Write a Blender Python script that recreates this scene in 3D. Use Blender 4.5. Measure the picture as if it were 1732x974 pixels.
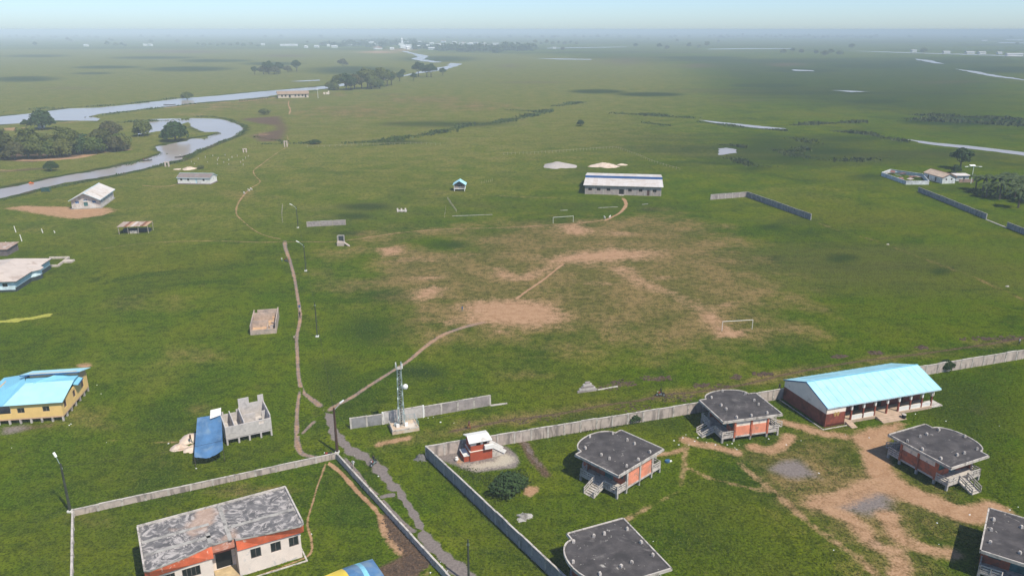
import bpy, math, random
import numpy as np
from mathutils import Vector, Matrix
random.seed(7); rng = np.random.default_rng(7)
scene = bpy.context.scene
col = scene.collection
for o in list(bpy.data.objects): bpy.data.objects.remove(o)

# ------------------------------------------------------------------ camera
CAM_H = 66.0; LENS = 27.4; PW, PH = 1732.0, 974.0
FPX = LENS / 36.0 * PW; HORIZON = 50.0
PITCH = math.atan((PH / 2 - HORIZON) / FPX)
cam = bpy.data.cameras.new('camera'); cam.lens = LENS; cam.sensor_width = 36
cam.clip_start = 1; cam.clip_end = 120000
camo = bpy.data.objects.new('camera', cam); col.objects.link(camo)
camo.location = (0, 0, CAM_H); camo.rotation_euler = (math.pi / 2 - PITCH, 0, 0)
scene.camera = camo

# ------------------------------------------------------------------ sky and sun
SUN_EL = math.radians(55); SUN_AZ = math.radians(136)      # sun to the right, behind the camera
world = bpy.data.worlds.new('World'); scene.world = world; world.use_nodes = True
wn = world.node_tree.nodes; wl = world.node_tree.links
bg = wn['Background']; sky = wn.new('ShaderNodeTexSky'); sky.sky_type = 'NISHITA'
sky.sun_disc = False; sky.sun_elevation = SUN_EL; sky.sun_rotation = SUN_AZ
sky.altitude = 0; sky.air_density = 0.7; sky.dust_density = 0.5; sky.ozone_density = 2.5
wb = wn.new('ShaderNodeMix'); wb.data_type = 'RGBA'; wb.blend_type = 'MULTIPLY'; wb.inputs['Factor'].default_value = 1
wb.inputs[7].default_value = (.90, 1.0, 1.11, 1)                 # cool white balance of the picture
wl.new(sky.outputs[0], wb.inputs[6]); wl.new(wb.outputs[2], bg.inputs[0]); bg.inputs[1].default_value = 0.105
sun = bpy.data.lights.new('sun', 'SUN'); sun.energy = 3.75; sun.angle = math.radians(0.6); sun.color = (1.0, 0.93, 0.80)
suno = bpy.data.objects.new('sun', sun); col.objects.link(suno)
sd = Vector((math.sin(SUN_AZ) * math.cos(SUN_EL), math.cos(SUN_AZ) * math.cos(SUN_EL), math.sin(SUN_EL)))
suno.rotation_euler = (-sd).to_track_quat('-Z', 'Y').to_euler(); suno.location = sd * 300
vs = scene.view_settings; vs.view_transform = 'Standard'; vs.look = 'None'; vs.gamma = 1; vs.exposure = 0.47
vs.use_curve_mapping = False
scene.cycles.use_denoising = True
scene.cycles.volume_bounces = 0; scene.cycles.max_bounces = 5; scene.cycles.diffuse_bounces = 2; scene.cycles.glossy_bounces = 3; scene.cycles.transparent_max_bounces = 8

# ------------------------------------------------------------------ helpers
cp, sp = math.cos(PITCH), math.sin(PITCH)
def G(px, py, z=0.0):
    "point of the level plane z that the photograph shows at pixel (px, py)"
    dx = (px - PW / 2) / FPX; u = (PH / 2 - py) / FPX
    dy = cp + u * sp; dz = -sp + u * cp
    t = (z - CAM_H) / dz
    return Vector((dx * t, dy * t, z))
def R(d): return math.radians(d)

class MB:
    def __init__(s): s.v = []; s.f = []; s.m = []
    def add(s, vs_, fs, mi=0):
        n = len(s.v); s.v += [tuple(p) for p in vs_]; s.f += [tuple(i + n for i in f) for f in fs]; s.m += [mi] * len(fs); return s
    def box(s, x0, y0, z0, x1, y1, z1, mi=0):
        return s.add([(x0,y0,z0),(x1,y0,z0),(x1,y1,z0),(x0,y1,z0),(x0,y0,z1),(x1,y0,z1),(x1,y1,z1),(x0,y1,z1)],
                     [(0,3,2,1),(4,5,6,7),(0,1,5,4),(1,2,6,5),(2,3,7,6),(3,0,4,7)], mi)
    def prism(s, pts, z0, z1, mi=0):
        n = len(pts); a = sum(pts[i][0]*pts[(i+1)%n][1]-pts[(i+1)%n][0]*pts[i][1] for i in range(n))
        if a < 0: pts = pts[::-1]
        return s.add([(p[0],p[1],z0) for p in pts] + [(p[0],p[1],z1) for p in pts],
                     [tuple(range(n-1,-1,-1)), tuple(range(n,2*n))] + [(i,(i+1)%n,n+(i+1)%n,n+i) for i in range(n)], mi)
    def slab(s, q, t, mi=0):
        q = [Vector(p) for p in q]; nn = (q[1]-q[0]).cross(q[2]-q[0]).normalized()
        if nn.z < 0: q = q[::-1]; nn = -nn
        n = len(q); lo = [p - nn*t for p in q]
        return s.add(lo + q, [tuple(range(n-1,-1,-1)), tuple(range(n,2*n))] + [(i,(i+1)%n,n+(i+1)%n,n+i) for i in range(n)], mi)
    def beam(s, p, q, w, h=None, mi=0):
        h = h or w; p = Vector(p); q = Vector(q); d = (q-p).normalized()
        up = Vector((0,0,1)) if abs(d.z) < .95 else Vector((0,1,0))
        a = d.cross(up).normalized()*w/2; b = a.cross(d).normalized()*h/2
        return s.add([p-a-b,p+a-b,p+a+b,p-a+b,q-a-b,q+a-b,q+a+b,q-a+b], [(0,3,2,1),(4,5,6,7),(0,1,5,4),(1,2,6,5),(2,3,7,6),(3,0,4,7)], mi)
    def tube(s, p, q, r0, r1=None, n=8, mi=0):
        r1 = r0 if r1 is None else r1; p = Vector(p); q = Vector(q); d = (q-p).normalized()
        up = Vector((0,0,1)) if abs(d.z) < .95 else Vector((0,1,0))
        a = d.cross(up).normalized(); b = d.cross(a).normalized()
        V = [p + (a*math.cos(2*math.pi*i/n)+b*math.sin(2*math.pi*i/n))*r0 for i in range(n)] + [q + (a*math.cos(2*math.pi*i/n)+b*math.sin(2*math.pi*i/n))*r1 for i in range(n)]
        return s.add(V, [tuple(range(n)), tuple(range(2*n-1,n-1,-1))] + [(i,n+i,n+(i+1)%n,(i+1)%n) for i in range(n)], mi)
    def wall(s, p0, p1, z0, z1, t, ops=(), mi=0):
        "straight wall, outer face on p0->p1 (outside to the right of travel), real openings (u0,u1,v0,v1)"
        p0 = Vector((p0[0],p0[1],0)); p1 = Vector((p1[0],p1[1],0)); L = (p1-p0).length; d = (p1-p0)/L; nrm = Vector((-d.y,d.x,0))
        def blk(u0,u1,v0,v1):
            if u1-u0 < 1e-4 or v1-v0 < 1e-4: return
            a = p0+d*u0; b = p0+d*u1; V = []
            for z in (v0,v1):
                for q in (a, b, b+nrm*t, a+nrm*t): V.append((q.x,q.y,z))
            s.add(V, [(0,3,2,1),(4,5,6,7),(0,1,5,4),(1,2,6,5),(2,3,7,6),(3,0,4,7)], mi)
        us = sorted({0.0, L, *[max(0,o[0]) for o in ops], *[min(L,o[1]) for o in ops]})
        for a, b in zip(us, us[1:]):
            c = (a+b)/2; hs = sorted((max(z0,o[2]), min(z1,o[3])) for o in ops if o[0] < c < o[1])
            z = z0
            for h0, h1 in hs: blk(a, b, z, h0); z = h1
            blk(a, b, z, z1)
        return s
    def build(s, name, mat, parent=None, smooth=False, loc=None):
        me = bpy.data.meshes.new(name); me.from_pydata(s.v, [], s.f)
        mats = mat if isinstance(mat, (list, tuple)) else [mat]
        for m in mats: me.materials.append(m)
        if len(mats) > 1: me.polygons.foreach_set('material_index', s.m)
        if smooth: me.polygons.foreach_set('use_smooth', [True]*len(me.polygons))
        me.update()
        return put(name, me, parent, loc)
def put(name, me, parent=None, loc=None, rot=None, scale=None):
    o = bpy.data.objects.new(name, me); col.objects.link(o); o.parent = parent
    if loc is not None: o.location = loc
    if rot is not None: o.rotation_euler = rot
    if scale is not None: o.scale = (scale,)*3 if isinstance(scale,(int,float)) else scale
    return o
def tag(o, label=None, cat=None, group=None, kind=None):
    if label: o['label'] = label
    if cat: o['category'] = cat
    if group: o['group'] = group
    if kind: o['kind'] = kind
    return o
def thing(name, label, cat, loc=(0,0,0), rz=0.0, group=None):
    o = bpy.data.objects.new(name, None); col.objects.link(o); o.empty_display_size = .3
    o.location = loc; o.rotation_euler = (0,0,rz)
    return tag(o, label, cat, group)
def dup(o, parent=None, **kw):
    c = o.copy(); col.objects.link(c)
    if parent is not None: c.parent = parent
    for ch in o.children: dup(ch, c)
    return c
def frame(p0, p1):
    d = Vector(p1) - Vector(p0); return math.atan2(d.y, d.x), math.hypot(d.x, d.y)

# ------------------------------------------------------------------ materials
def nodes_of(m):
    m.use_nodes = True; return m.node_tree.nodes, m.node_tree.links, m.node_tree.nodes['Principled BSDF']
def mix(N, L, a, b, f, mode='MIX'):
    n = N.new('ShaderNodeMix'); n.data_type = 'RGBA'; n.blend_type = mode; n.clamp_factor = True
    for sck, val in ((n.inputs['Factor'], f), (n.inputs[6], a), (n.inputs[7], b)):
        if isinstance(val, (int, float)): sck.default_value = val
        elif isinstance(val, (tuple, list)): sck.default_value = (*val[:3], 1)
        else: L.new(val, sck)
    return n.outputs[2]
def noise(N, L, scale, detail=4, rough=.55, vec=None, dist=0.0):
    n = N.new('ShaderNodeTexNoise'); n.inputs['Scale'].default_value = scale; n.inputs['Detail'].default_value = detail
    n.inputs['Roughness'].default_value = rough; n.inputs['Distortion'].default_value = dist
    if vec is not None: L.new(vec, n.inputs['Vector'])
    return n.outputs['Fac']
def ramp(N, L, x, a, b, lo=0.0, hi=1.0):
    n = N.new('ShaderNodeMapRange'); n.interpolation_type = 'SMOOTHSTEP'; n.clamp = True
    L.new(x, n.inputs[0]); n.inputs[1].default_value = a; n.inputs[2].default_value = b; n.inputs[3].default_value = lo; n.inputs[4].default_value = hi
    return n.outputs[0]
def math_(N, L, op, a, b=None):
    n = N.new('ShaderNodeMath'); n.operation = op
    for i, v in enumerate((a, b)):
        if v is None: continue
        if isinstance(v, (int, float)): n.inputs[i].default_value = v
        else: L.new(v, n.inputs[i])
    return n.outputs[0]
MATS = {}
def M(name, c, rough=.85, var=.18, scale=.9, stain=None, amt=.45, sscale=.5, bump=.0, tint=0.0, tintc=None, metal=0.0, spec=.3, streak=False):
    "weathered painted / mineral surface: colour, mottling, stains with their own shape, optional tint per object"
    if name in MATS: return MATS[name]
    m = bpy.data.materials.new(name); N, L, B = nodes_of(m)
    pos = N.new('ShaderNodeNewGeometry').outputs['Position']
    if streak:
        mp = N.new('ShaderNodeMapping'); L.new(pos, mp.inputs[0]); mp.inputs['Scale'].default_value = (1,1,.18); spos = mp.outputs[0]
    else: spos = pos
    n1 = noise(N, L, scale, 5, .6, pos)
    base = mix(N, L, tuple(x*(1-var) for x in c), tuple(min(1,x*(1+var)) for x in c), ramp(N, L, n1, .3, .7))
    if stain:
        n2 = noise(N, L, sscale, 6, .62, spos, .6)
        base = mix(N, L, base, stain, ramp(N, L, n2, .62-amt*.3, .74-amt*.2))
    if tint:
        oi = N.new('ShaderNodeObjectInfo').outputs['Random']
        base = mix(N, L, base, tintc or tuple(x*.6 for x in c), math_(N, L, 'MULTIPLY', oi, tint))
    L.new(base, B.inputs['Base Color']); B.inputs['Roughness'].default_value = rough; B.inputs['Metallic'].default_value = metal
    B.inputs['Specular IOR Level'].default_value = spec
    if bump:
        b = N.new('ShaderNodeBump'); b.inputs['Strength'].default_value = .6; b.inputs['Distance'].default_value = bump
        L.new(noise(N, L, 4, 5, .6, pos), b.inputs['Height']); L.new(b.outputs[0], B.inputs['Normal'])
    MATS[name] = m; return m

conc = M('weathered_concrete', (.36,.34,.31), stain=(.17,.16,.15), amt=.4, sscale=.8)
concL = M('pale_concrete', (.50,.455,.405), stain=(.24,.215,.19), amt=.45, sscale=1.3)
concD = M('rail_concrete', (.50,.455,.41), stain=(.24,.215,.195), amt=.4, sscale=2.0)
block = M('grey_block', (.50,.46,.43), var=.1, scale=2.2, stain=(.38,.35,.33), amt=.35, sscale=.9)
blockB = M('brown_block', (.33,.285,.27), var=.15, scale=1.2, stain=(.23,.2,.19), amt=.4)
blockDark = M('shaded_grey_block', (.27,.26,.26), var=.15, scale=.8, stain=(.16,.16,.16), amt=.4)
plaster = M('cream_panel', (.46,.385,.335), var=.14, scale=1.2, stain=(.22,.185,.165), amt=.5, sscale=.9, streak=True)
white = M('white_paint', (.74,.72,.68), var=.05, stain=(.5,.47,.43), amt=.25, sscale=.7)
cream = M('cream_paint', (.78,.68,.57), var=.06, stain=(.45,.4,.36), amt=.3, sscale=.7)
pinkcream = M('pale_pink_plaster', (.74,.63,.55), var=.06, stain=(.45,.43,.42), amt=.32, sscale=.45)
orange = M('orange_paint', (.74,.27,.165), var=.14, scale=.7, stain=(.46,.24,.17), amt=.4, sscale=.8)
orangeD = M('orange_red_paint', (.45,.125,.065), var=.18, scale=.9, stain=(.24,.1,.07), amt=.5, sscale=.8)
redband = M('worn_orange_red_paint', (.52,.11,.045), var=.2, scale=.8, stain=(.60,.42,.33), amt=.12, sscale=1.3)
salmon = M('faded_salmon_paint', (.52,.21,.14), var=.15, scale=1.6, stain=(.62,.45,.38), amt=.35, sscale=1.6)
maroon = M('maroon_brick', (.24,.064,.042), var=.18, scale=1.4, stain=(.13,.04,.03), amt=.4)
redblk = M('red_paint', (.36,.070,.032), var=.1, scale=.9)
teal = M('teal_paint', (.06,.16,.16), var=.3, scale=2)
yellow = M('yellow_paint', (.80,.54,.20), var=.05, stain=(.62,.42,.2), amt=.2)
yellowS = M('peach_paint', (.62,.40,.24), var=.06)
skyblue = M('light_blue_paint', (.50,.66,.72), var=.06, stain=(.36,.46,.5), amt=.2)
darkslate = M('dark_slate_paint', (.035,.05,.055), var=.3)
blueshut = M('blue_shutter', (.03,.09,.28), var=.15)
glass = M('dark_glass', (.018,.022,.024), rough=.15, var=.3, spec=.5)
darkv = M('dark_opening', (.012,.011,.010), rough=1, var=.2)
winframe = M('brown_window', (.12,.10,.09), var=.2)
roofblue = M('light_blue_sheet', (.40,.71,.79), rough=.5, var=.07, scale=.5, stain=(.34,.60,.66), amt=.4, sscale=.35, tint=.35, tintc=(.34,.61,.69), spec=.35)
roofblueD = M('mid_blue_sheet', (.21,.52,.68), rough=.45, var=.05, scale=.4, tint=.2, tintc=(.15,.4,.56), spec=.4)
trimblue = M('dark_blue_trim', (.03,.10,.27), var=.1)
rooftin = M('weathered_white_sheet', (.66,.62,.58), rough=.55, var=.08, scale=.5, stain=(.50,.42,.34), amt=.35, sscale=.25, tint=.45, tintc=(.52,.42,.34))
rooftan = M('beige_sheet', (.56,.48,.42), rough=.6, var=.07, scale=.5, stain=(.40,.31,.25), amt=.4, sscale=.3, tint=.3, tintc=(.47,.39,.33))
roofgrey = M('grey_brown_sheet', (.235,.19,.175), rough=.9, var=.12, stain=(.2,.17,.16), tint=.3)
roofrust = M('rust_sheet', (.30,.17,.10), rough=.8, var=.25, scale=1.2, stain=(.5,.44,.40), amt=.4, sscale=.8, tint=.7, tintc=(.46,.42,.4))
roofbrown = M('brown_tile_sheet', (.33,.235,.165), rough=.8, var=.15, tint=.3)
metal = M('galvanised_steel', (.42,.50,.52), rough=.4, var=.1, metal=.5, spec=.5)
wood = M('dark_wood', (.07,.06,.045), var=.3, scale=3)
woodL = M('bleached_wood', (.38,.33,.27), var=.2, scale=3)
polec = M('pole_timber', (.045,.052,.035), var=.3, scale=3)
polebrown = M('pole_brown', (.07,.038,.026), var=.3, scale=3)
black = M('black_paint', (.02,.02,.022), var=.2)
sand = M('tan_sand', (.50,.33,.20), var=.2, scale=2.0, bump=.05)
tanc = M('tan_concrete', (.46,.34,.25), var=.12, stain=(.36,.27,.2), amt=.3)
sandP = M('pale_sand', (.62,.50,.40), var=.12, scale=1.2, stain=(.5,.37,.28), bump=.04)
sandG = M('grey_sand', (.40,.36,.33), var=.1, scale=1.2, bump=.04)
tarp = M('blue_tarp', (.075,.175,.33), rough=.38, var=.22, scale=.5, stain=(.17,.26,.36), amt=.45, sscale=.35, spec=.5)
tarpY = M('yellow_tarp', (.82,.60,.06), rough=.45, var=.05, spec=.5)
lamp_white = M('white_lamp_housing', (.8,.8,.78), var=.03)

def slab_mat():
    "dark bitumen roof with pale scuffs, dust and lichen"
    m = bpy.data.materials.new('bitumen_roof'); N, L, B = nodes_of(m)
    pos = N.new('ShaderNodeNewGeometry').outputs['Position']
    a = mix(N, L, (.034,.029,.029), (.088,.077,.075), ramp(N, L, noise(N, L, .45, 6, .65, pos), .3, .72))
    a = mix(N, L, a, (.165,.147,.138), ramp(N, L, noise(N, L, .33, 5, .6, pos, 1.2), .56, .72, 0, .8))
    a = mix(N, L, a, (.035,.033,.034), ramp(N, L, noise(N, L, 3.5, 4, .7, pos), .5, .75, 0, .6))
    a = mix(N, L, a, (.40,.37,.33), ramp(N, L, noise(N, L, .7, 4, .55, pos, 2.5), .66, .72, 0, .85))
    L.new(a, B.inputs['Base Color']); B.inputs['Roughness'].default_value = .9
    return m
bitumen = slab_mat()
def streak_mat():
    "grey flat roof with swirled pale lichen and cement streaks"
    m = bpy.data.materials.new('lichen_roof'); N, L, B = nodes_of(m)
    pos = N.new('ShaderNodeNewGeometry').outputs['Position']
    a = mix(N, L, (.085,.08,.082), (.17,.16,.158), ramp(N, L, noise(N, L, .8, 5, .6, pos), .3, .7))
    w = noise(N, L, .55, 7, .68, pos, 2.2)
    a = mix(N, L, a, (.50,.455,.425), ramp(N, L, w, .46, .62, 0, .85))
    a = mix(N, L, a, (.44,.30,.22), ramp(N, L, noise(N, L, .16, 3, .5, pos), .6, .7, 0, .75))
    L.new(a, B.inputs['Base Color']); B.inputs['Roughness'].default_value = .92
    return m
lichen = streak_mat()
# ------------------------------------------------------------------ ground cover fields (what grows or lies where)
def gp(pts): return np.array([G(*p)[:2] for p in pts])
def zm(k, ox, oy, pts): return [(ox + x / k, oy + y / k) for x, y in pts]
def smooth_line(P, n=6):
    P = np.asarray(P, float)
    if len(P) < 3: return np.concatenate([P[:1] + (P[1:2]-P[:1])*t for t in np.linspace(0,1,n+1)])
    Q = np.vstack([2*P[0]-P[1], P, 2*P[-1]-P[-2]]); out = []
    for i in range(1, len(Q)-2):
        for t in np.linspace(0, 1, n, endpoint=False):
            a, b, c, d = Q[i-1:i+3]
            out.append(.5*((2*b)+(c-a)*t+(2*a-5*b+4*c-d)*t*t+(3*b-a-3*c+d)*t**3))
    out.append(P[-1]); return np.array(out)
SHAPES = []
def poly(attr, pts, fall, s=1.0): SHAPES.append(('p', attr, gp(pts), fall, fall, s))
def stroke(attr, pts, r, fall=None, s=1.0): SHAPES.append(('s', attr, smooth_line(gp(pts), 4), r, fall or r, s))
def blob(attr, cx, cy, rx, ry, s=1.0, fall=None):
    pts = [(cx+rx*math.cos(a), cy+ry*math.sin(a)) for a in np.linspace(0, 2*math.pi, 12, endpoint=False)]
    w = gp(pts); SHAPES.append(('p', attr, w, fall or .35*np.ptp(w[:,1]), 0, s))
ATTRS = ('bare', 'mud', 'gravel', 'dry', 'dark', 'pale', 'light')
def seg_dist(X, Y, P, closed):
    n = len(P); d = np.full(X.shape, 1e9)
    for i in range(n if closed else n-1):
        a = P[i]; b = P[(i+1) % n]; ab = b-a; l2 = max(ab@ab, 1e-9)
        t = np.clip(((X-a[0])*ab[0]+(Y-a[1])*ab[1])/l2, 0, 1)
        d = np.minimum(d, np.hypot(X-a[0]-t*ab[0], Y-a[1]-t*ab[1]))
    return d
def inside(X, Y, P):
    r = np.zeros(X.shape, bool); n = len(P)
    for i in range(n):
        x0, y0 = P[i]; x1, y1 = P[(i+1) % n]
        if y0 == y1: continue
        c = ((y0 > Y) != (y1 > Y)) & (X < (x1-x0)*(Y-y0)/(y1-y0)+x0); r ^= c
    return r
def fields(X, Y):
    F = {a: np.zeros(X.shape) for a in ATTRS}
    for typ, attr, P, r, fall, s in SHAPES:
        pad = r + fall + 1
        mk = np.nonzero((X > P[:,0].min()-pad) & (X < P[:,0].max()+pad) & (Y > P[:,1].min()-pad) & (Y < P[:,1].max()+pad))[0]
        if not len(mk): continue
        x = X[mk]; y = Y[mk]
        if typ == 'p':
            d = seg_dist(x, y, P, True); v = np.where(inside(x, y, P), .5+d/r*.5, .5-d/r*.5)
        else: v = 1-(seg_dist(x, y, P, False)-r*.5)/max(fall, .2)
        v = np.clip(v, 0, 1)*abs(s)
        if s > 0: F[attr][mk] = np.maximum(F[attr][mk], v)
        else: F[attr][mk] = F[attr][mk]*(1-v)
    return F
# --- football pitch
poly('dry', [(585,440),(640,402),(760,388),(950,380),(1120,365),(1200,385),(1260,440),(1310,500),(1340,560),(1210,592),(1050,580),(900,572),(740,565),(690,510),(600,480)], 20, .85)
poly('dry', [(820,455),(950,400),(1150,405),(1200,470),(1230,560),(1050,540),(880,520)], 14, .85)
blob('dry', 755, 413, 60, 13, -1, 6); blob('dry', 620, 450, 30, 20, -.7, 6); blob('dry', 930, 490, 40, 14, -.35, 5)
blob('dark', 755, 415, 45, 9, .55, 6)
poly('bare', [(770,518),(800,506),(870,503),(930,515),(962,532),(950,549),(880,555),(830,551),(772,548),(795,530)], 7, .95)
poly('mud', [(800,515),(870,508),(930,520),(955,535),(940,548),(870,550),(810,540)], 6, .36)
poly('bare', [(905,437),(960,425),(1040,418),(1125,424),(1095,440),(1000,449),(940,446)], 9, .92)
poly('mud', [(960,432),(1040,422),(1090,428),(1040,440)], 8, .33)
poly('bare', [(925,378),(990,374),(1008,394),(975,402),(940,392)], 5, .72)
poly('bare', [(1212,562),(1268,555),(1252,570),(1206,573)], 3, .95)
stroke('bare', [(1185,520),(1210,545),(1230,562)], 2, 5, .6)
poly('bare', [(690,492),(735,480),(757,488),(745,503),(712,511),(690,503)], 4, .85)
poly('bare', [(632,420),(675,416),(682,428),(648,436)], 4, .85)
poly('bare', [(740,545),(775,535),(790,548),(752,556)], 4, .75)
stroke('bare', [(845,455),(870,470),(905,463),(945,448)], 2.5, 6, .55)
stroke('bare', [(1050,455),(1085,478),(1140,497),(1190,525)], 2.5, 8, .56)
for p in [(700,440,50,8),(790,430,40,6),(1010,480,40,6),(1050,395,40,7),(990,388,30,8),(850,560,30,4),(1120,470,30,6),(1230,515,30,8),(720,470,40,6)]: blob('bare', *p, .5)
for p in [(1080,375,50,7),(560,480,60,14),(1250,430,50,15),(880,600,90,14),(1080,600,80,12),(430,330,60,10),(250,520,80,18),(330,600,80,18),(900,635,70,10)]: blob('dry', *p, .28)
# --- right compound yard
Z = lambda pts: zm(2.503, 1040, 700, pts)
poly('dry', Z([(480,150),(760,90),(1080,60),(1240,40),(1160,120),(1130,220),(1570,430),(1560,520),(1430,560),(1420,720),(1090,720),(840,480),(690,350),(560,240)]), 5, .62)
poly('bare', Z([(985,95),(1060,60),(1190,28),(1235,40),(1175,110),(1135,200),(1075,190)]), 2.0, 1)
stroke('bare', Z([(1100,130),(1105,200),(1140,270),(1210,320),(1330,372),(1480,425),(1600,405)]), 2.0, 3.2, .95)
poly('gravel', Z([(640,230),(700,195),(780,188),(830,230),(875,270),(740,277),(680,255)]), 2.6, .88)
poly('gravel', Z([(870,395),(960,340),(1080,305),(1195,330),(1185,420),(1080,438),(950,420)]), 3.2, .82)
stroke('bare', Z([(860,385),(980,350),(1100,300),(1180,330)]), 1.8, 3, .7)
stroke('bare', Z([(900,405),(990,440),(1050,500),(1100,560),(1200,590),(1200,700)]), 1.2, 2.4, .75)
stroke('bare', Z([(1150,430),(1220,530),(1330,575),(1430,590)]), 1.4, 2.6, .78)
poly('gravel', Z([(1030,500),(1110,530),(1170,590),(1090,570)]), 2, .8)
stroke('bare', Z([(530,210),(620,290),(700,350),(800,440),(900,520),(1050,620),(1110,690)]), .6, 1.4, .6)
stroke('bare', Z([(300,110),(360,128),(430,140),(510,165)]), 1.0, 1.8, .8)
stroke('bare', Z([(580,140),(640,155),(700,140),(740,95)]), 1.1, 2.0, .8)
stroke('bare', Z([(170,175),(240,165),(300,145)]), .5, 1, .7)
stroke('bare', Z([(300,150),(290,230),(280,300)]), .45, .9, .55)
stroke('bare', Z([(270,330),(150,390),(60,440),(20,470)]), .5, 1, .55)
stroke('bare', Z([(310,230),(400,270),(520,300),(650,330)]), .45, .9, .55)
stroke('bare', Z([(710,35),(790,55),(880,82),(970,95)]), 1.2, 2.0, .75); stroke('gravel', Z([(720,38),(790,55),(880,82)]), .7, 1.6, .55)
# --- around the red block
Z = lambda pts: zm(7.491, 700, 720, pts)
poly('gravel', Z([(240,400),(420,340),(560,310),(960,240),(1150,250),(1280,330),(1345,450),(1300,530),(1000,565),(760,595),(600,540),(520,500)]), 1.0, .95)
poly('pale', Z([(530,470),(660,470),(1000,420),(1150,300),(1280,380),(1330,450),(1250,520),(1000,545),(760,585),(640,540)]), 1.4, .8)
poly('bare', Z([(530,370),(620,400),(650,480),(560,520),(520,450)]), .8, .9)
stroke('mud', Z([(1340,190),(1420,250),(1480,380),(1600,520),(1680,620)]), 1.0, 1.0, .7)
stroke('gravel', Z([(1350,190),(1430,250),(1500,380),(1620,520)]), .6, .9, .5)
poly('bare', [(887,823),(908,823),(912,829),(896,840),(886,836)], .7, 1)
# --- mud track beyond the long wall
TRACK = [(655,748),(700,742),(760,730),(800,722),(850,712),(900,706),(960,697),(1026,684.5),(1083,677),(1127,667),(1179,662.5),(1245,652.7),(1289,642.8),(1340,630.7),(1440,613),(1560,598),(1650,585),(1732,572),(1850,555)]
stroke('mud', TRACK[2:], .35, .8, .66)
stroke('dry', TRACK, 2.0, 3.5, .40)
for p in [(1055,650,18,4),(1110,640,25,4),(1245,640,12,4),(1290,632,18,4),(1185,650,14,3),(1480,596,15,3),(1560,588,12,3),(1420,603,14,3)]: blob('mud', *p, .6)
stroke('bare', [(640,752),(668,745),(690,741)], .8, 1, .8)
# --- dug soil in the left compound
Z = lambda pts: zm(5.292, 560, 790, pts)
poly('mud', Z([(445,430),(500,400),(560,440),(600,520),(700,640),(780,720),(870,800),(885,880),(800,920),(780,1000),(390,1000),(410,900),(520,850),(640,790),(560,700),(480,610),(450,530)]), .8, 1)
stroke('bare', Z([(440,440),(470,560),(540,680),(620,770)]), .6, .8, .85)
poly('bare', Z([(800,920),(880,890),(910,974),(790,990)]), .8, .6)
blob('dry', 420, 830, 90, 12, .5); blob('dry', 160, 880, 60, 20, .4)
# --- yards on the left
poly('bare', [(0,353),(40,347),(120,350),(190,351),(198,357),(176,365),(130,371),(90,367),(50,360)], 3, .9)
poly('mud', [(0,722),(50,716),(100,712),(95,722),(40,732),(0,735)], 2, .65)
poly('gravel', [(0,722),(45,716),(52,724),(30,733),(0,736)], 2, .8)
blob('bare', 142, 618, 12, 3, 1, 1.5); blob('dry', 340, 690, 30, 15, .5); blob('bare', 472, 726, 8, 4, .5)
stroke('bare', [(108,737),(160,742),(230,747),(300,748)], .4, .8, .4)
blob('dry', 150, 710, 60, 30, .3)
# --- river banks, ploughed field, far country
Z = lambda pts: zm(5.727, 0, 170, pts)
stroke('bare', Z([(190,580),(450,575),(700,560),(900,512),(1100,490),(1270,475)]), 3, 4, .95)
stroke('mud', Z([(0,690),(200,675),(330,665),(480,660)]), 4, 5, .6); stroke('bare', Z([(0,670),(120,680)]), 3, 3, .6)
poly('mud', Z([(0,580),(300,600),(700,560),(1100,480),(1260,450),(1240,380),(900,430),(400,500),(0,520)]), 6, .95)
poly('bare', Z([(20,265),(230,255),(290,290),(120,300),(20,290)]), 8, .95)
stroke('bare', Z([(560,215),(700,215)]), 3, 3, .7); stroke('bare', Z([(880,160),(1040,110),(1260,98)]), 4, 5, .55)
Z = lambda pts: zm(2.986, 0, 0, pts)
poly('mud', Z([(1190,600),(1425,585),(1465,650),(1435,715),(1300,718),(1245,685),(1385,658),(1375,636),(1270,622)]), 6, .72)
poly('bare', Z([(1240,678),(1330,665),(1390,680),(1320,690)]), 5, .62)
stroke('bare', Z([(850,545),(1000,528),(1200,515),(1420,492)]), 3, 4, .75); stroke('bare', Z([(1090,530),(1000,580),(880,575)]), 8, 10, .45)
for p in [(460,173,60,5),(380,180,50,6),(600,190,120,12),(560,160,40,4),(720,170,100,8),(800,180,80,8)]: blob('dry', *p, .5)
for x, y, rx, ry in [(40,134,42,4),(180,114,46,2.2),(155,124.5,26,1.6),(345,103,24,2.4),(385,103,30,1.8),(320,117,55,3.6),(460,108,36,2.4),(595,119,46,5.5),(60,95,40,2),(260,98,60,2),
                     (740,100,40,4),(1640,205,110,7),(1700,118,60,5),(1480,112,80,4),(1360,120,60,3),(1560,106,60,3),(1180,98,70,2),(1300,145,60,3),(1480,172,50,3),(1100,160,50,3),(1010,155,40,3)]: blob('dark', x, y, rx, ry, 1.15)
for x, y, rx, ry in [(1060,104,100,9),(1180,112,60,5),(860,112,40,4),(300,88,120,4),(1330,110,60,4),(120,150,90,5),(480,95,70,3),(900,140,90,4),(1250,170,80,4),(1600,140,100,5),(660,160,60,4)]: blob('mud', x, y, rx, ry, .62 if y < 115 else .45)
for x, y, rx, ry in [(640,88.5,38,2.2),(680,85,25,2.5)]: blob('bare', x, y, rx, ry, .95)
poly('dark', [(1150,100),(1732,95),(1732,240),(1560,230),(1480,190),(1330,180),(1200,150)], 70, .48)
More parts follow.
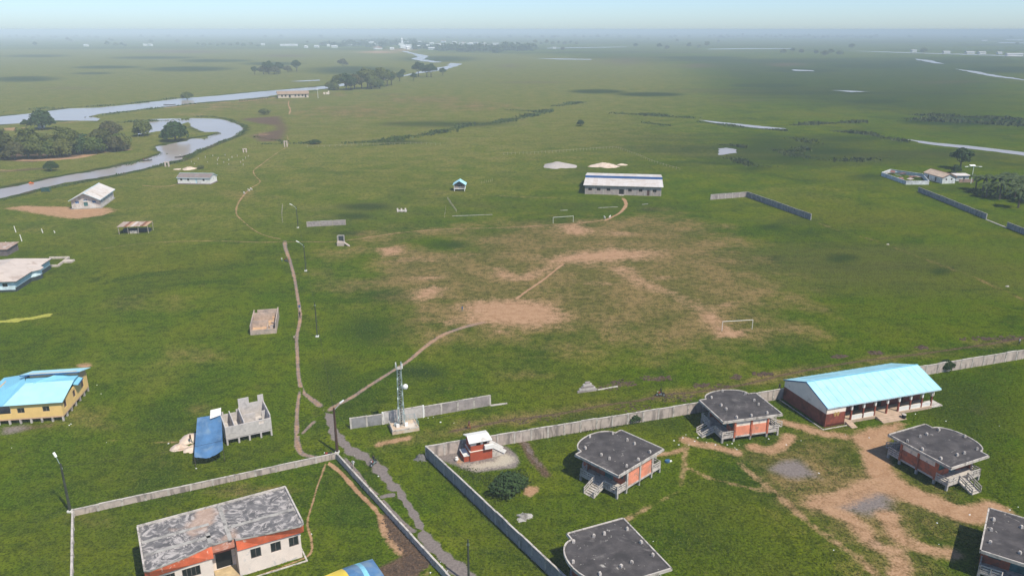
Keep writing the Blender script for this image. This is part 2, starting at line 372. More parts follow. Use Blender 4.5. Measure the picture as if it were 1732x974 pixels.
# --- paler pasture of the middle distance
poly('light', [(-400,330),(200,330),(560,300),(900,300),(1020,260),(1120,215),(1180,150),(1150,110),(900,92),(500,84),(-400,84)], 90, .95)
poly('light', [(-200,400),(300,420),(560,390),(900,340),(1000,300),(560,270),(-200,300)], 30, .5)
blob('light', 260, 620, 130, 40, .32, 8); blob('light', 1330, 330, 120, 20, .3, 14); blob('light', 900, 625, 130, 18, .3, 8)
# --- darker rank growth on the right
for x, y, rx, ry in [(1340,268,60,9),(1400,258,70,8),(1300,240,40,14),(1440,235,80,7),(1465,300,30,6),(1425,437,38,10),(1300,385,28,6),(1270,285,30,6),(1590,460,25,8),(1310,437,20,7),(1100,355,20,5),
                     (620,350,55,9),(600,365,40,6),(590,395,30,5),(750,210,120,6),(670,240,60,4),(1520,240,30,5),(700,630,60,14),(620,560,50,30),(660,500,60,16),(560,640,30,30)]: blob('dark', x, y, rx, ry, .55)
poly('dark', [(1180,430),(1400,380),(1732,420),(1732,560),(1500,560),(1330,520)], 40, .30)
stroke('dry', [(1372,373),(1420,390),(1480,407),(1560,437),(1650,470),(1760,520)], .4, .9, .45)
poly('dark', [(1340,740),(1500,620),(1732,620),(1732,860),(1680,830),(1560,720)], 8, .45)
poly('dark', [(960,690),(1180,700),(1160,740),(1060,720),(900,760),(890,745)], 3, .45)
poly('dark', [(740,800),(860,840),(980,974),(900,974)], 6, .4); poly('dark', [(1040,850),(1230,820),(1330,974),(1100,974)], 10, .38)

for bank in ([(-40,350),(0,337),(77,319),(140,307),(200,296),(262,282),(309,271),(328,260),(371,242),(408,226),(414,216),(404,210),(369,200),(323,199)], [(-40,324),(30,313),(75,303),(150,290),(230,273),(277,259),(265,251),(292,241),(325,233.5),(353,229.5),(371,224.5),(344,222.5),(324,213)],
             [(-40,201),(50,191.5),(117,183),(234,174.5),(368,161.5),(495,150),(552,145)], [(0,212),(50,202.5),(97,205.3),(170,206),(152,196.5),(234,187),(335,175),(452,165),(549,151.5)]):
    stroke('dark', bank, 1.6, 3.5, .9); stroke('mud', bank, .9, 1.8, .62)
def ground_mat():
    m = bpy.data.materials.new('grassland'); N, L, B = nodes_of(m)
    pos = N.new('ShaderNodeNewGeometry').outputs['Position']
    at = {}
    for a in ATTRS:
        n = N.new('ShaderNodeAttribute'); n.attribute_name = a; at[a] = n.outputs['Fac']
    nb = noise(N, L, .011, 5, .6, pos); nm = noise(N, L, .075, 5, .62, pos); ns = noise(N, L, .55, 5, .65, pos); nf = noise(N, L, 2.6, 4, .7, pos)
    mp = N.new('ShaderNodeMapping'); L.new(pos, mp.inputs[0]); mp.inputs['Scale'].default_value = (.35,1,1)
    nfar = noise(N, L, .0032, 7, .68, mp.outputs[0])
    g = mix(N, L, (.062,.112,.001), (.114,.149,.002), ramp(N, L, nm, .32, .68))
    g = mix(N, L, g, (.142,.136,.014), ramp(N, L, nb, .44, .68, 0, .55))
    g = mix(N, L, g, (.032,.068,.004), ramp(N, L, noise(N, L, .03, 6, .7, pos, .8), .48, .66, 0, .75))
    g = mix(N, L, g, (.024,.056,.003), ramp(N, L, noise(N, L, .13, 4, .6, pos, 1.0), .62, .74, 0, .6))
    g = mix(N, L, g, (.130,.106,.030), ramp(N, L, noise(N, L, .21, 5, .7, pos, .5), .58, .76, 0, .5))
    g = mix(N, L, g, (.034,.052,.014), ramp(N, L, nfar, .50, .60, 0, .8))
    mp2 = N.new('ShaderNodeMapping'); L.new(pos, mp2.inputs[0]); mp2.inputs['Scale'].default_value = (.22,1,1); mp2.inputs['Location'].default_value = (310,77,5)
    g = mix(N, L, g, (.150,.140,.036), ramp(N, L, noise(N, L, .0055, 6, .7, mp2.outputs[0]),   .52, .66, 0, .55))
    def msk(a, k=.8, n_=ns, lo=.33, hi=.67):
        w = math_(N, L, 'MULTIPLY', math_(N, L, 'SUBTRACT', n_, .5), k)
        return ramp(N, L, math_(N, L, 'ADD', at[a], w), lo, hi)
    nmix = math_(N, L, 'ADD', math_(N, L, 'MULTIPLY', ns, .5), math_(N, L, 'MULTIPLY', nm, .5))
    g = mix(N, L, g, mix(N, L, (.135,.160,.020), (.215,.195,.050), ramp(N, L, nm, .3, .7)), math_(N, L, 'MULTIPLY', msk('light', 1.0, nmix, .05, .95), .9))
    g = mix(N, L, g, (.030,.060,.006), ramp(N, L, noise(N, L, .20, 7, .72, mp.outputs[0], .6), .54, .68, 0, .5))
    g = mix(N, L, g, (.020,.044,.010), math_(N, L, 'MULTIPLY', msk('dark', 1.3, nmix, .12, .7), .92))
    nedge = math_(N, L, 'ADD', math_(N, L, 'MULTIPLY', nmix, .72), math_(N, L, 'MULTIPLY', nf, .28))
    nlow = math_(N, L, 'ADD', math_(N, L, 'MULTIPLY', ns, .3), math_(N, L, 'MULTIPLY', nm, .7))
    g = mix(N, L, g, mix(N, L, (.132,.118,.030), (.275,.185,.078), ramp(N, L, nlow, .38, .64)), math_(N, L, 'MULTIPLY', msk('dry', 1.5, nlow, .1, .72), .92))
    tex = math_(N, L, 'ADD', math_(N, L, 'MULTIPLY', ns, .45), math_(N, L, 'MULTIPLY', nf, .55))
    g = mix(N, L, g, (.006,.014,.001), ramp(N, L, ns, .56, .36, 0, .42))
    g = mix(N, L, g, (.004,.010,.001), ramp(N, L, nf, .55, .36, 0, .7))
    g = mix(N, L, g, (.24,.26,.024), ramp(N, L, nf, .55, .72, 0, .42))
    g = mix(N, L, g, (.19,.155,.042), ramp(N, L, noise(N, L, 1.1, 4, .7, pos, .4), .60, .76, 0, .35))
    mud = mix(N, L, (.060,.038,.025), (.150,.098,.066), ramp(N, L, nf, .35, .65))
    g = mix(N, L, g, mud, msk('mud', 1.2, tex, .3, .72))
    gr = mix(N, L, (.150,.128,.118), (.235,.198,.180), ramp(N, L, nf, .3, .7))
    g = mix(N, L, g, gr, msk('gravel', 1.0, tex, .32, .7))
    br = mix(N, L, (.29,.165,.088), (.43,.270,.160), ramp(N, L, tex, .35, .65))
    g = mix(N, L, g, br, msk('bare', 2.0, nedge, .32, .82))
    g = mix(N, L, g, (.50,.44,.34), math_(N, L, 'MULTIPLY', msk('pale', 1.4, tex, .35, .75), .75))
    L.new(g, B.inputs['Base Color']); B.inputs['Roughness'].default_value = 1; B.inputs['Specular IOR Level'].default_value = 0.0
    b = N.new('ShaderNodeBump'); b.inputs['Strength'].default_value = .9; b.inputs['Distance'].default_value = .22
    L.new(tex, b.inputs['Height']); L.new(b.outputs[0], B.inputs['Normal'])
    return m
grass_m = ground_mat()
def set_fields(me, X, Y, extra=None):
    F = fields(X, Y)
    for k, v in (extra or {}).items(): F[k] = np.maximum(F[k], v)
    for a in ATTRS:
        at = me.attributes.new(a, 'FLOAT', 'POINT'); at.data.foreach_set('value', F[a].astype(np.float32))
def axis(a, b, step, lim, g):
    xs = list(np.arange(a, b+step, step)); s = step; x = xs[-1]
    while x < lim[1]: s *= g; x += s; xs.append(x)
    s = step; x = xs[0]; lo = []
    while x > lim[0]: s *= g; x -= s; lo.append(x)
    return np.array(lo[::-1] + xs)
gx = axis(-80, 112, .7, (-40000, 40000), 1.035); gy = axis(78, 190, .7, (-3000, 60000), 1.022)
GX, GY = np.meshgrid(gx, gy); X = GX.ravel(); Y = GY.ravel(); nx, ny = len(gx), len(gy)
me = bpy.data.meshes.new('ground')
me.vertices.add(len(X)); me.vertices.foreach_set('co', np.column_stack([X, Y, np.zeros_like(X)]).astype(np.float32).ravel())
I = (np.arange(ny-1)[:,None]*nx + np.arange(nx-1)[None]).ravel(); Q = np.column_stack([I, I+1, I+nx+1, I+nx])
me.loops.add(Q.size); me.loops.foreach_set('vertex_index', Q.ravel().astype(np.int32))
me.polygons.add(len(Q)); me.polygons.foreach_set('loop_start', np.arange(0, Q.size, 4, dtype=np.int32)); me.polygons.foreach_set('loop_total', np.full(len(Q), 4, np.int32))
me.update(); me.validate(); set_fields(me, X, Y); me.materials.append(grass_m)
ground = tag(put('ground', me), 'wide flat green grassland with worn bare patches', kind='structure')

# ------------------------------------------------------------------ paths: sheets a few millimetres above the grass
PATHN = [0]; PATHS = []
def path(name, pts, w, attr='bare', s=1.0, label=None, jitter=.14, extra=None):
    P = smooth_line(gp(pts), 8); n = len(P); PATHN[0] += 1; PATHS.append((P, max(w) if isinstance(w, (list,tuple)) else w)); z = .004 + .003*PATHN[0]
    T = np.gradient(P, axis=0); T /= np.linalg.norm(T, axis=1)[:,None] + 1e-9; Nn = np.column_stack([-T[:,1], T[:,0]])
    W = (np.interp(np.linspace(0,1,n), np.linspace(0,1,len(w)), w) if isinstance(w, (list,tuple)) else np.full(n, w))
    ph = rng.random(4)*6; sarc = np.concatenate([[0], np.cumsum(np.linalg.norm(np.diff(P, axis=0), axis=1))])
    W = W*.86*(1+jitter*(np.sin(sarc*.9+ph[0])*.5+np.sin(sarc*2.3+ph[1])*.5))
    off = np.array([-1.25,-.85,-.5,0,.5,.85,1.25]); prof = np.array([0,.38,.8,1,.8,.38,0])
    V = (P[:,None,:] + Nn[:,None,:]*(off[None,:,None]*W[:,None,None]*.5)).reshape(-1,2)
    ends = np.minimum(1, np.minimum(np.arange(n), np.arange(n)[::-1])/3+.05)
    pv = (prof[None,:]*ends[:,None]*s).ravel()
    I = (np.arange(n-1)[:,None]*7+np.arange(6)[None]).ravel()
    me = bpy.data.meshes.new(name); me.from_pydata(np.column_stack([V, np.full(len(V), z)]).tolist(), [], np.column_stack([I, I+1, I+8, I+7]).tolist())
    set_fields(me, V[:,0], V[:,1], {attr: pv, **({extra[0]: pv*extra[1]} if extra else {})}); me.materials.append(grass_m)
    return tag(put(name, me), label, kind='structure')
path('gravel_road', [(548,690),(556,700),(561,718),(566,733),(580,748),(594,762),(609,769),(628,781),(643,795),(657,813),(668,826),(678,838),(690,854),(701,871),(709,887),(712,898),(728,920),(750,940),(774,961),(800,985),(830,1015)],
     [1.6,2.2,2.6,3,3,2.6,2.4,1.8,1.5,2.2,3,3.2,3.2], 'gravel', 1, 'grey gravel road running down beside the low compound wall', extra=('mud', .5), jitter=.4)
path('path', [(578,768),(605,801),(622,824),(641,841),(666,869),(688,890),(706,902)], [1,1.3,1.4,1.3,1.6], 'gravel', .9, 'gravel footpath squeezed along the low compound wall', extra=('bare', .5))
path('path', [(640,842),(655,838),(672,836)], 1.6, 'gravel', .95, 'short gravel link across the grass strip')
path('path', [(481,404),(483,420),(490,440),(498,470),(503,500),(507,525),(507,545),(502,570),(503,600),(505,635),(511,660),(526,674),(549,692)], [2.4,1.7,1.3,1.4,1.3,1.2,1.5,2.2], 'bare', .62, 'trodden footpath running up the middle of the grass', extra=('gravel', 1.35))
path('path', [(508,655),(503,690),(502,722),(503,750),(510,766),(527,772),(540,774)], [1,1.2,1.7,1.6,1.4], 'bare', .62, 'side footpath to the compound wall', extra=('gravel', 1.35))
path('path', [(536,709),(522,722),(508,737)], 1.2, 'bare', .55, 'short cut joining two footpaths', extra=('gravel', 1.4))
path('path', [(552,698),(572,684),(595,672),(622,654),(660,630),(690,611),(720,586),(750,566),(790,552),(830,542)], [2.0,1.6,1.4,1.6,2.0,2.2], 'bare', .66, 'curved footpath climbing to the football pitch', extra=('gravel', 1.3))
path('path', [(868,510),(890,493),(918,474),(943,454),(957,443)], [1.6,1.2,1.2,1.6], 'bare', 1, 'narrow footpath crossing the middle of the pitch')
path('path', [(150,424),(230,413),(300,408.5),(380,408),(440,410),(500,409),(568,408.5),(620,402),(680,393.5),(740,388.5),(800,386.5),(880,384),(930,380.5),(985,377),(1025,371),(1045,362)], [.5,.7,.9,1.1,1.1,1.1,1.1], 'bare', .72, 'long thin footpath crossing the field from left to right')
path('path', [(1052,333),(1059,345),(1051,358),(1036,367),(1020,375)], [2.6,2.2,1.8,2.2], 'bare', 1, 'footpath from the long hall to the pitch', extra=('gravel', .5))
path('path', [(480,405),(462,402),(442,396),(425,386),(411,374),(401,364),(400,352),(408,336),(424,319),(440,308),(432,298),(429,289),(440,280),(456,268),(470,258),(484,249),(488,240),(484,225)], [1.4,.6,.6,1.4,1.5,.8,1.5,1.1,.7,.6], 'bare', .68, 'winding footpath leading away towards the river')
path('path', [(488,196),(491,186),(488,178),(489,169)], 2.2, 'bare', .8, 'footpath below the far brown roofed building')
path('path', [(232,313),(262,315.5),(285,315),(300,312)], 1.6, 'bare', .85, 'footpath to the white walled house')
path('path', [(551,781),(562,788),(578,801),(606,833),(634,861),(645,882),(650,900)], [1.4,1.2,1.2,1.2], 'bare', .95, 'footpath inside the low compound wall')
path('path', [(552,780),(546,798),(537,822),(529,850),(520,884),(527,914),(523,938),(484,956),(420,980)], [.9,.5,.6,.7,.6,.5], 'bare', .72, 'faint footpath round the orange banded building')
path('path', [(785,328),(840,331),(900,334),(955,334.5)], 1.2, 'bare', .55, 'faint footpath from the blue hut to the long hall')

# ------------------------------------------------------------------ water
def water_mat():
    m = bpy.data.materials.new('river_water'); N, L, B = nodes_of(m)
    pos = N.new('ShaderNodeNewGeometry').outputs['Position']
    L.new(mix(N, L, (.30,.255,.215), (.38,.325,.28), noise(N, L, .03, 4, .6, pos)), B.inputs['Base Color'])
    B.inputs['Roughness'].default_value = .2; B.inputs['IOR'].default_value = 1.33; B.inputs['Specular IOR Level'].default_value = .38
    b = N.new('ShaderNodeBump'); b.inputs['Strength'].default_value = .25; b.inputs['Distance'].default_value = .05
    L.new(noise(N, L, .9, 3, .6, pos), b.inputs['Height']); L.new(b.outputs[0], B.inputs['Normal']); return m
water_m = water_mat()
def fuzz(P, amp):
    "ragged bank line"
    out = []
    n = len(P)
    for i in range(n):
        a = P[i]; b = P[(i+1) % n]; L_ = np.linalg.norm(b-a); k = max(2, int(L_/(amp*3)))
        for t in range(k):
            q = a+(b-a)*(t/k); out.append(q+rng.normal(0, amp*.45, 2)*(1 if t else .4))
    return out
def water(name, pts, label, z=.06, amp=1.0):
    P = fuzz(gp(pts), amp); mb = MB(); mb.add([(p[0],p[1],z) for p in P], [tuple(range(len(P)))])
    o = mb.build(name, water_m)
    if o.data.polygons[0].normal.z < 0: o.data.flip_normals()
    return tag(o, label, kind='structure')
water('river_bend', [(-40,352),(0,336),(40,326),(77,317),(110,309),(140,305),(200,294.8),(241,286.6),(262,281),(282,275),(309,269.4),(310,263.6),(328,258.7),(348,249.7),(371,240.6),(392,232.4),(408.6,224.2),(412.7,216.8),(404,212),(387,205),(369,201.5),(345,200.6),(323,200.4),(314,204),
      (322,210),(323,214.4),(338,221),(345,224),(368,223.4),(371,225.9),(353,230.8),(345,235),(325,235),(315,239),(292,243),(279,246.4),(264,248),(266,254.6),(275.6,259.5),(249,269.4),(230,275),(200,281.7),(150,292),(130,294),(75,305),(30,315),(0,320),(-40,325)], 'calm grey river bend looping through the grass', .06, 1.0)
water('river', [(-40,202),(0,197.6),(50,192.6),(88.7,187.5),(117,184),(167.4,182.5),(234,175.8),(301,167.5),(368,162.4),(435,155.7),(495.6,150.7),(552.6,145.7),(600,139),(625,134),(612,138),(585,145),(549,150.7),(502,154.7),(452,164),(402,169),(335,174),(284.7,180.8),(234,185.9),(170,193),(150.7,197.6),(171,201),(164,205),(97,204.3),(50,201),(33.5,209),(0,211),(-40,216)], 'wide grey river running off to the left', .06, 2.0)
water('river_backwater', [(255,202),(290,201),(312,201.5),(318,207),(300,212),(278,221),(258,224),(234,228),(229,221),(250,211)], 'small backwater behind the two round trees', .08, 1.0)
water('river_reach', [(640,136),(660,131),(699,125),(724.8,117.2),(758,112),(760,107),(783,108.3),(774,112),(756,118),(713,124),(685,129),(660,133)], 'pale far reach of the river', .1, 4)
water('river_reach', [(709,92),(725,94.8),(716,101),(747,105.3),(735,106.2),(713,104),(696,100.6),(707,96.5),(697,91.5),(678,87),(684,86.5),(700,90)], 'pale far reach of the river by the town', .1, 5)
water('river_reach', [(607,131.8),(639,124),(662,122.2),(657,125.2),(628,129.5),(608,133.5)], 'pale side channel left of the far reach', .1, 4)
for i, (pts, lab, amp) in enumerate([
    ([(1182,203),(1210,206),(1240,209),(1290,214),(1328,217.5),(1330,220),(1285,217.5),(1240,212.5),(1200,207)], 'thin stream crossing the far grass', 1.0),
    ([(1534,236),(1560,239),(1587,242.5),(1640,247),(1687,252.5),(1732,258),(1800,268),(1800,272),(1732,264),(1687,257.5),(1640,252),(1590,247),(1560,243)], 'pale stream on the right beyond the tree', 1.0),
    ([(1215,252),(1228,250.5),(1245,253),(1246,259),(1230,261),(1216,263)], 'small pond in the grass', .8),
    ([(1547,100),(1575,102.5),(1596,108.5),(1580,107.5),(1550,101.4)], 'far glinting stream', 4), ([(1617,117),(1650,121),(1690,128.5),(1732,135),(1732,136.4),(1680,130),(1640,122.6)], 'far glinting channel on the right edge', 4),
    ([(1198,83),(1260,82.3),(1338,82.4),(1338,83.4),(1260,83.6),(1198,84)], 'distant straight band of water', 6), ([(1430,86.2),(1520,88.5),(1600,91),(1732,95),(1732,96.4),(1620,92.6),(1500,89)], 'distant band of water on the right', 6),
    ([(1405,153),(1440,154),(1472,155.5),(1440,156.5)], 'far puddled strip', 2), ([(1338,118),(1375,119.5),(1376,121),(1345,120.5)], 'far shining puddle', 3), ([(905,99),(1000,100.5),(1001,101.6),(940,101)], 'far glint near the woodland', 4),
    ([(925,81.5),(1060,79.5),(1060,80.3),(925,82.6)], 'distant shining line beyond the woodland', 5),
    ([(1700,67),(1732,67.5),(1732,69),(1702,68.4)], 'white gleam near the horizon', 8), ([(1690,72),(1760,72),(1760,73.6),(1690,73.4)], 'second white gleam near the horizon', 8),
    ([(490,138),(520,136.5),(540,135.6),(541,137),(510,138.5)], 'pale ditch left of the tree belt', 2)]): water('stream', pts, lab, .08+.01*i, amp)

# ------------------------------------------------------------------ haze
hz = MB().box(-42000, -3200, -1.0, 42000, 62000, 67.2)
hm = bpy.data.materials.new('haze'); hm.use_nodes = True; hn = hm.node_tree
for n in list(hn.nodes):
    if n.type == 'BSDF_PRINCIPLED': hn.nodes.remove(n)
pv = hn.nodes.new('ShaderNodeVolumePrincipled'); pv.inputs['Color'].default_value = (.80,.95,1.0,1); pv.inputs['Density'].default_value = .00026; pv.inputs['Anisotropy'].default_value = -.3
pv.inputs['Density Attribute'].default_value = ''; pv.inputs['Color Attribute'].default_value = ''; pv.inputs['Temperature Attribute'].default_value = ''
hm.cycles.homogeneous_volume = True
hn.links.new(pv.outputs[0], hn.nodes['Material Output'].inputs['Volume'])
tag(hz.build('haze', hm), 'thin pale haze over the whole plain', kind='stuff')
# ------------------------------------------------------------------ building helpers
def window(parent, p, d, w, h, z, mat=None, framem=None, depth=.12, bars=1, name='window', t=.07):
    "framed window set in a wall opening: p = middle of the opening on the outer face, d = wall direction (unit, outside to its right)"
    p = Vector((p[0], p[1], 0)); d = Vector((d[0], d[1], 0)); n = Vector((-d.y, d.x, 0)); q = p + n*depth
    fr = MB(); fm = framem or winframe
    for a, b in (((-w/2, z+t/2), (w/2, z+t/2)), ((-w/2, z+h-t/2), (w/2, z+h-t/2))): fr.beam(q+d*a[0]+Vector((0,0,a[1])), q+d*b[0]+Vector((0,0,b[1])), .08, t)
    for k in range(bars+2):
        u = -w/2+t/2+(w-t)*k/(bars+1); fr.beam(q+d*u+Vector((0,0,z+t)), q+d*u+Vector((0,0,z+h-t)), .08, t)
    f = fr.build(name, fm, parent); pn = MB(); a = q+n*.03
    pn.slab([a-d*w/2+Vector((0,0,z)), a+d*w/2+Vector((0,0,z)), a+d*w/2+Vector((0,0,z+h)), a-d*w/2+Vector((0,0,z+h))], .02)
    pn.build('pane', mat or glass, f); return f
def doorleaf(parent, p, d, w, h, z, mat, depth=.12):
    p = Vector((p[0], p[1], 0)); d = Vector((d[0], d[1], 0)); n = Vector((-d.y, d.x, 0)); q = p+n*depth
    o = MB().slab([q-d*w/2+Vector((0,0,z)), q+d*w/2+Vector((0,0,z)), q+d*w/2+Vector((0,0,z+h)), q-d*w/2+Vector((0,0,z+h))], .05).build('door', mat, parent)
    k = q+d*(w/2-.12)-n*.06; MB().box(k.x-.04, k.y-.04, z+h*.45, k.x+.04, k.y+.04, z+h*.45+.16).build('handle', black, o); return o
def sheets(parent, a, b, c, d, n, mat, t=.05, name='roof_sheet', gap=.03):
    "row of n roof sheets, eave a->b, ridge d->c (a parallelogram shares one mesh)"
    a, b, c, d = (Vector(q) for q in (a, b, c, d)); e = (b-a)/n; k = e*(1-gap*0)
    nn = (b-a).cross(d-a).normalized(); nn = nn if nn.z > 0 else -nn
    mb = MB(); mb.slab([Vector((0,0,0)), k, k+(d-a), d-a], t); s = e.normalized()*.06
    mb.slab([e-s+nn*.045, e+s+nn*.045, e+s+(d-a)+nn*.045, e-s+(d-a)+nn*.045], .04)
    me = None; out = []
    for i in range(n):
        if me is None: o = mb.build(name, mat, parent); me = o.data
        else: o = put(name, me, parent)
        o.location = a+e*i+nn*(.004*(i % 2)); out.append(o)
    return out
def openings(spec): return [(u-w/2, u+w/2, z, z+h) for u, w, h, z in spec]

# ------------------------------------------------------------------ stilt pavilions of the right-hand compound
RW, RD, RZ = 11.3, 8.6, 4.15           # roof width, depth, height of the roof top
FW, FD, FZ = 10.8, 8.0, 1.05           # deck and floor height
ARC = [(4.25*math.cos(a)*1.0, RD/2 + (2.5*math.sin(a))) for a in np.linspace(0, math.pi, 15)]
def pavilion(name_label, x, y, rz, panel, pillar, band, wallc, stubs=True, both=True):
    t = thing('stilt_pavilion', name_label, 'pavilion', (x, y, 0), rz, 'orange walled stilt pavilions with flat dark roofs')
    outl = [(-RW/2,-RD/2),(RW/2,-RD/2),(RW/2,RD/2)] + [(px, py) for px, py in ARC] + [(-RW/2,RD/2)]
    s = MB().prism(outl, RZ-.34, RZ-.06).build('roof_slab', [concL], t)
    inn = [(p[0]*.965, -RD/2+.15 if p[1] < 0 else (p[1]-.15 if p[1] > RD/2-.01 and abs(p[0]) > 4.3 else p[1]-.17)) for p in outl]
    MB().prism(inn, RZ-.07, RZ-.035).build('roof_covering', bitumen, s)
    rim = MB(); n = len(outl)
    for i in range(n):
        a = Vector((*outl[i], RZ)); b = Vector((*outl[(i+1) % n], RZ)); dd = (b-a).normalized(); c_ = Vector((-dd.y, dd.x, 0))*.09
        rim.beam(a+c_-dd*.0, b+c_+dd*.0, .18, .13)
    rim.build('roof_rim', concL, s)
    if stubs:
        m0 = None
        for k, (sx, sy) in enumerate([(-3.13,4.3),(-2.93,1.25),(-2.85,-.3),(3.59,1.37),(3.5,-.14),(3.17,-3.35),(.07,-3.5),(-2.66,-3.45),(3.6,4.3),(.1,6.2)]):
            if m0 is None:
                o = MB().box(-.17,-.17,0,.17,.17,.30).box(-.13,-.13,.302,.13,.13,.42).build('column_stub', concD, s); m0 = o.data
            else: o = put('column_stub', m0, s)
            o.location = (sx, sy, RZ-.04); o.rotation_euler = (0, 0, .3*k)
    d = MB(); d.prism([(-FW/2,-FD/2),(FW/2,-FD/2),(FW/2,FD/2-.6)] + [(p[0]*.9, p[1]-.9) for p in ARC] + [(-FW/2,FD/2-.6)], FZ-.28, FZ)
    d.build('deck', concD, t)
    m0 = None
    for px in (-FW/2+.15, -3.1, 0, 3.1, FW/2-.15):
        for py in (-FD/2+.15, -.2, FD/2-.8):
            if m0 is None: o = MB().box(-.16,-.16,0,.16,.16,FZ-.28).build('stilt', conc, t); m0 = o.data
            else: o = put('stilt', m0, t)
            o.location = (px, py, 0)
    for px, py in ((-2.4, 5.2), (2.4, 5.2), (0, 5.7)): put('stilt', m0, t, (px, py, 0))
    x0, x1 = -3.1, 3.1; y0 = -FD/2+.04; yb = FD/2-.7; zt = RZ-.345
    # flush front wall: two bays between three pillars, cream band above a painted panel
    m0 = None
    for px in (x0, 0, x1):
        if m0 is None: o = MB().box(-.16,-.1,FZ-.3,.16,.2,zt).build('pillar', pillar, t); m0 = o.data
        else: o = put('pillar', m0, t)
        o.location = (px, y0-.02, 0)
    for cx in (x0/2, x1/2):
        MB().box(cx-1.39, y0+.03, FZ+.003, cx+1.39, y0+.16, FZ+1.72).build('wall_panel', panel, t)
        MB().box(cx-1.39, y0+.06, FZ+1.723, cx+1.39, y0+.16, zt).build('wall_band', band, t)
    # end walls behind the verandas: painted, with a teal door and shuttered openings
    for sgn in (-1, 1):
        xe = 3.1*sgn
        p0, p1 = ((xe, yb), (xe, y0+.2)) if sgn < 0 else ((xe, y0+.2), (xe, yb))
        L_ = yb-(y0+.2); dv = Vector((p1[0]-p0[0], p1[1]-p0[1], 0)).normalized()
        ops = [(L_*.42, L_*.42+1.7, FZ, FZ+2.2), (.5, 1.9, FZ+1.0, FZ+2.1), (L_-2.0, L_-.5, FZ+1.0, FZ+2.1)]
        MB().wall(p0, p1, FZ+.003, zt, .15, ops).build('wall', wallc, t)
        pm = Vector((p0[0], p0[1], 0))
        q = pm+dv*(L_*.42+.85); doorleaf(t, q, dv, 1.68, 2.18, FZ+.01, teal)
        for u in (1.2, L_-1.25): window(t, pm+dv*u, dv, 1.4, 1.1, FZ+1.0, teal, teal)
    # curved back wall
    cw = MB(); pts = [(p[0]*.86, p[1]-1.05) for p in ARC]; pts = [(3.1, yb)] + pts + [(-3.1, yb)]
    for a, b in zip(pts, pts[1:]):
        cw.wall(a, b, FZ+.003, zt, .12, [(.25, math.hypot(b[0]-a[0], b[1]-a[1])-.1, FZ+1.0, FZ+2.0)] if math.hypot(b[0]-a[0], b[1]-a[1]) > .6 else ())
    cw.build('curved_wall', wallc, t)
    # verandas: railings of posts and boards, plank stairs in the middle of each end
    sw = .95
    for sgn in (-1, 1):
        xe = (FW/2-.08)*sgn
        runs = [((xe, y0+.1), (xe, -.5-sw)), ((xe, -.5+sw), (xe, FD/2-.75)), ((xe, y0+.06), (3.3*sgn, y0+.06)), ((xe, FD/2-.75), (3.9*sgn, FD/2-.75))]
        for a, b in runs:
            rl = MB(); a = Vector((*a, FZ)); b = Vector((*b, FZ)); up = Vector((0,0,1))
            for hh in (.16, .52, .9): rl.beam(a+up*hh, b+up*hh, .07, .2)
            nseg = max(1, round((b-a).length/1.5))
            for i in range(nseg+1):
                q = a+(b-a)*(i/nseg); rl.beam(q, q+up*1.02, .15, .15)
            rl.build('railing', concD, t)
        st = MB(); nst = 6; run = 2.3
        for i in range(nst):
            zz = FZ*(1-(i+1)/(nst+.2)); xx = (FW/2+run*(i+.5)/nst)*sgn
            st.box(xx-.2, -.5-sw+.1, zz-.07, xx+.2, -.5+sw-.1, zz)
        so = st.build('stairs', concL, t)
        for yy in (-.5-sw, -.5+sw):
            a = Vector((FW/2*sgn, yy, FZ)); b = Vector(((FW/2+run)*sgn, yy, .06)); up = Vector((0,0,1))
            rl = MB(); rl.beam(a-up*.12, b-up*.0, .09, .26)
            for hh in (.5, .92): rl.beam(a+up*hh, b+up*hh, .07, .16)
            for f_ in (0, .5, 1): q = a+(b-a)*f_; rl.beam(q, q+up*1.0, .12, .12)
            rl.build('stair_rail', concD, so)
    return t
pavilion('flat roofed orange pavilion with plank steps beyond the tall dark bush', 16.64, 106.3, .7655, orange, concL, orange, orangeD)
pavilion('flat roofed orange pavilion with cream window bands between long wall and blue roofed school', 39.40, 121.37, .2578, orange, orangeD, cream, orangeD)
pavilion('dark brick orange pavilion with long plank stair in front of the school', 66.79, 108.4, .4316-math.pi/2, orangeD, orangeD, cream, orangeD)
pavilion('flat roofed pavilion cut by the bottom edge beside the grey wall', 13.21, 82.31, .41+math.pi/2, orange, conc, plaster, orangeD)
pavilion('flat roofed pavilion in the bottom right corner with a broad shadow on the dirt', 65.28, 84.44, -.61-math.pi/2, orangeD, orangeD, cream, orangeD)

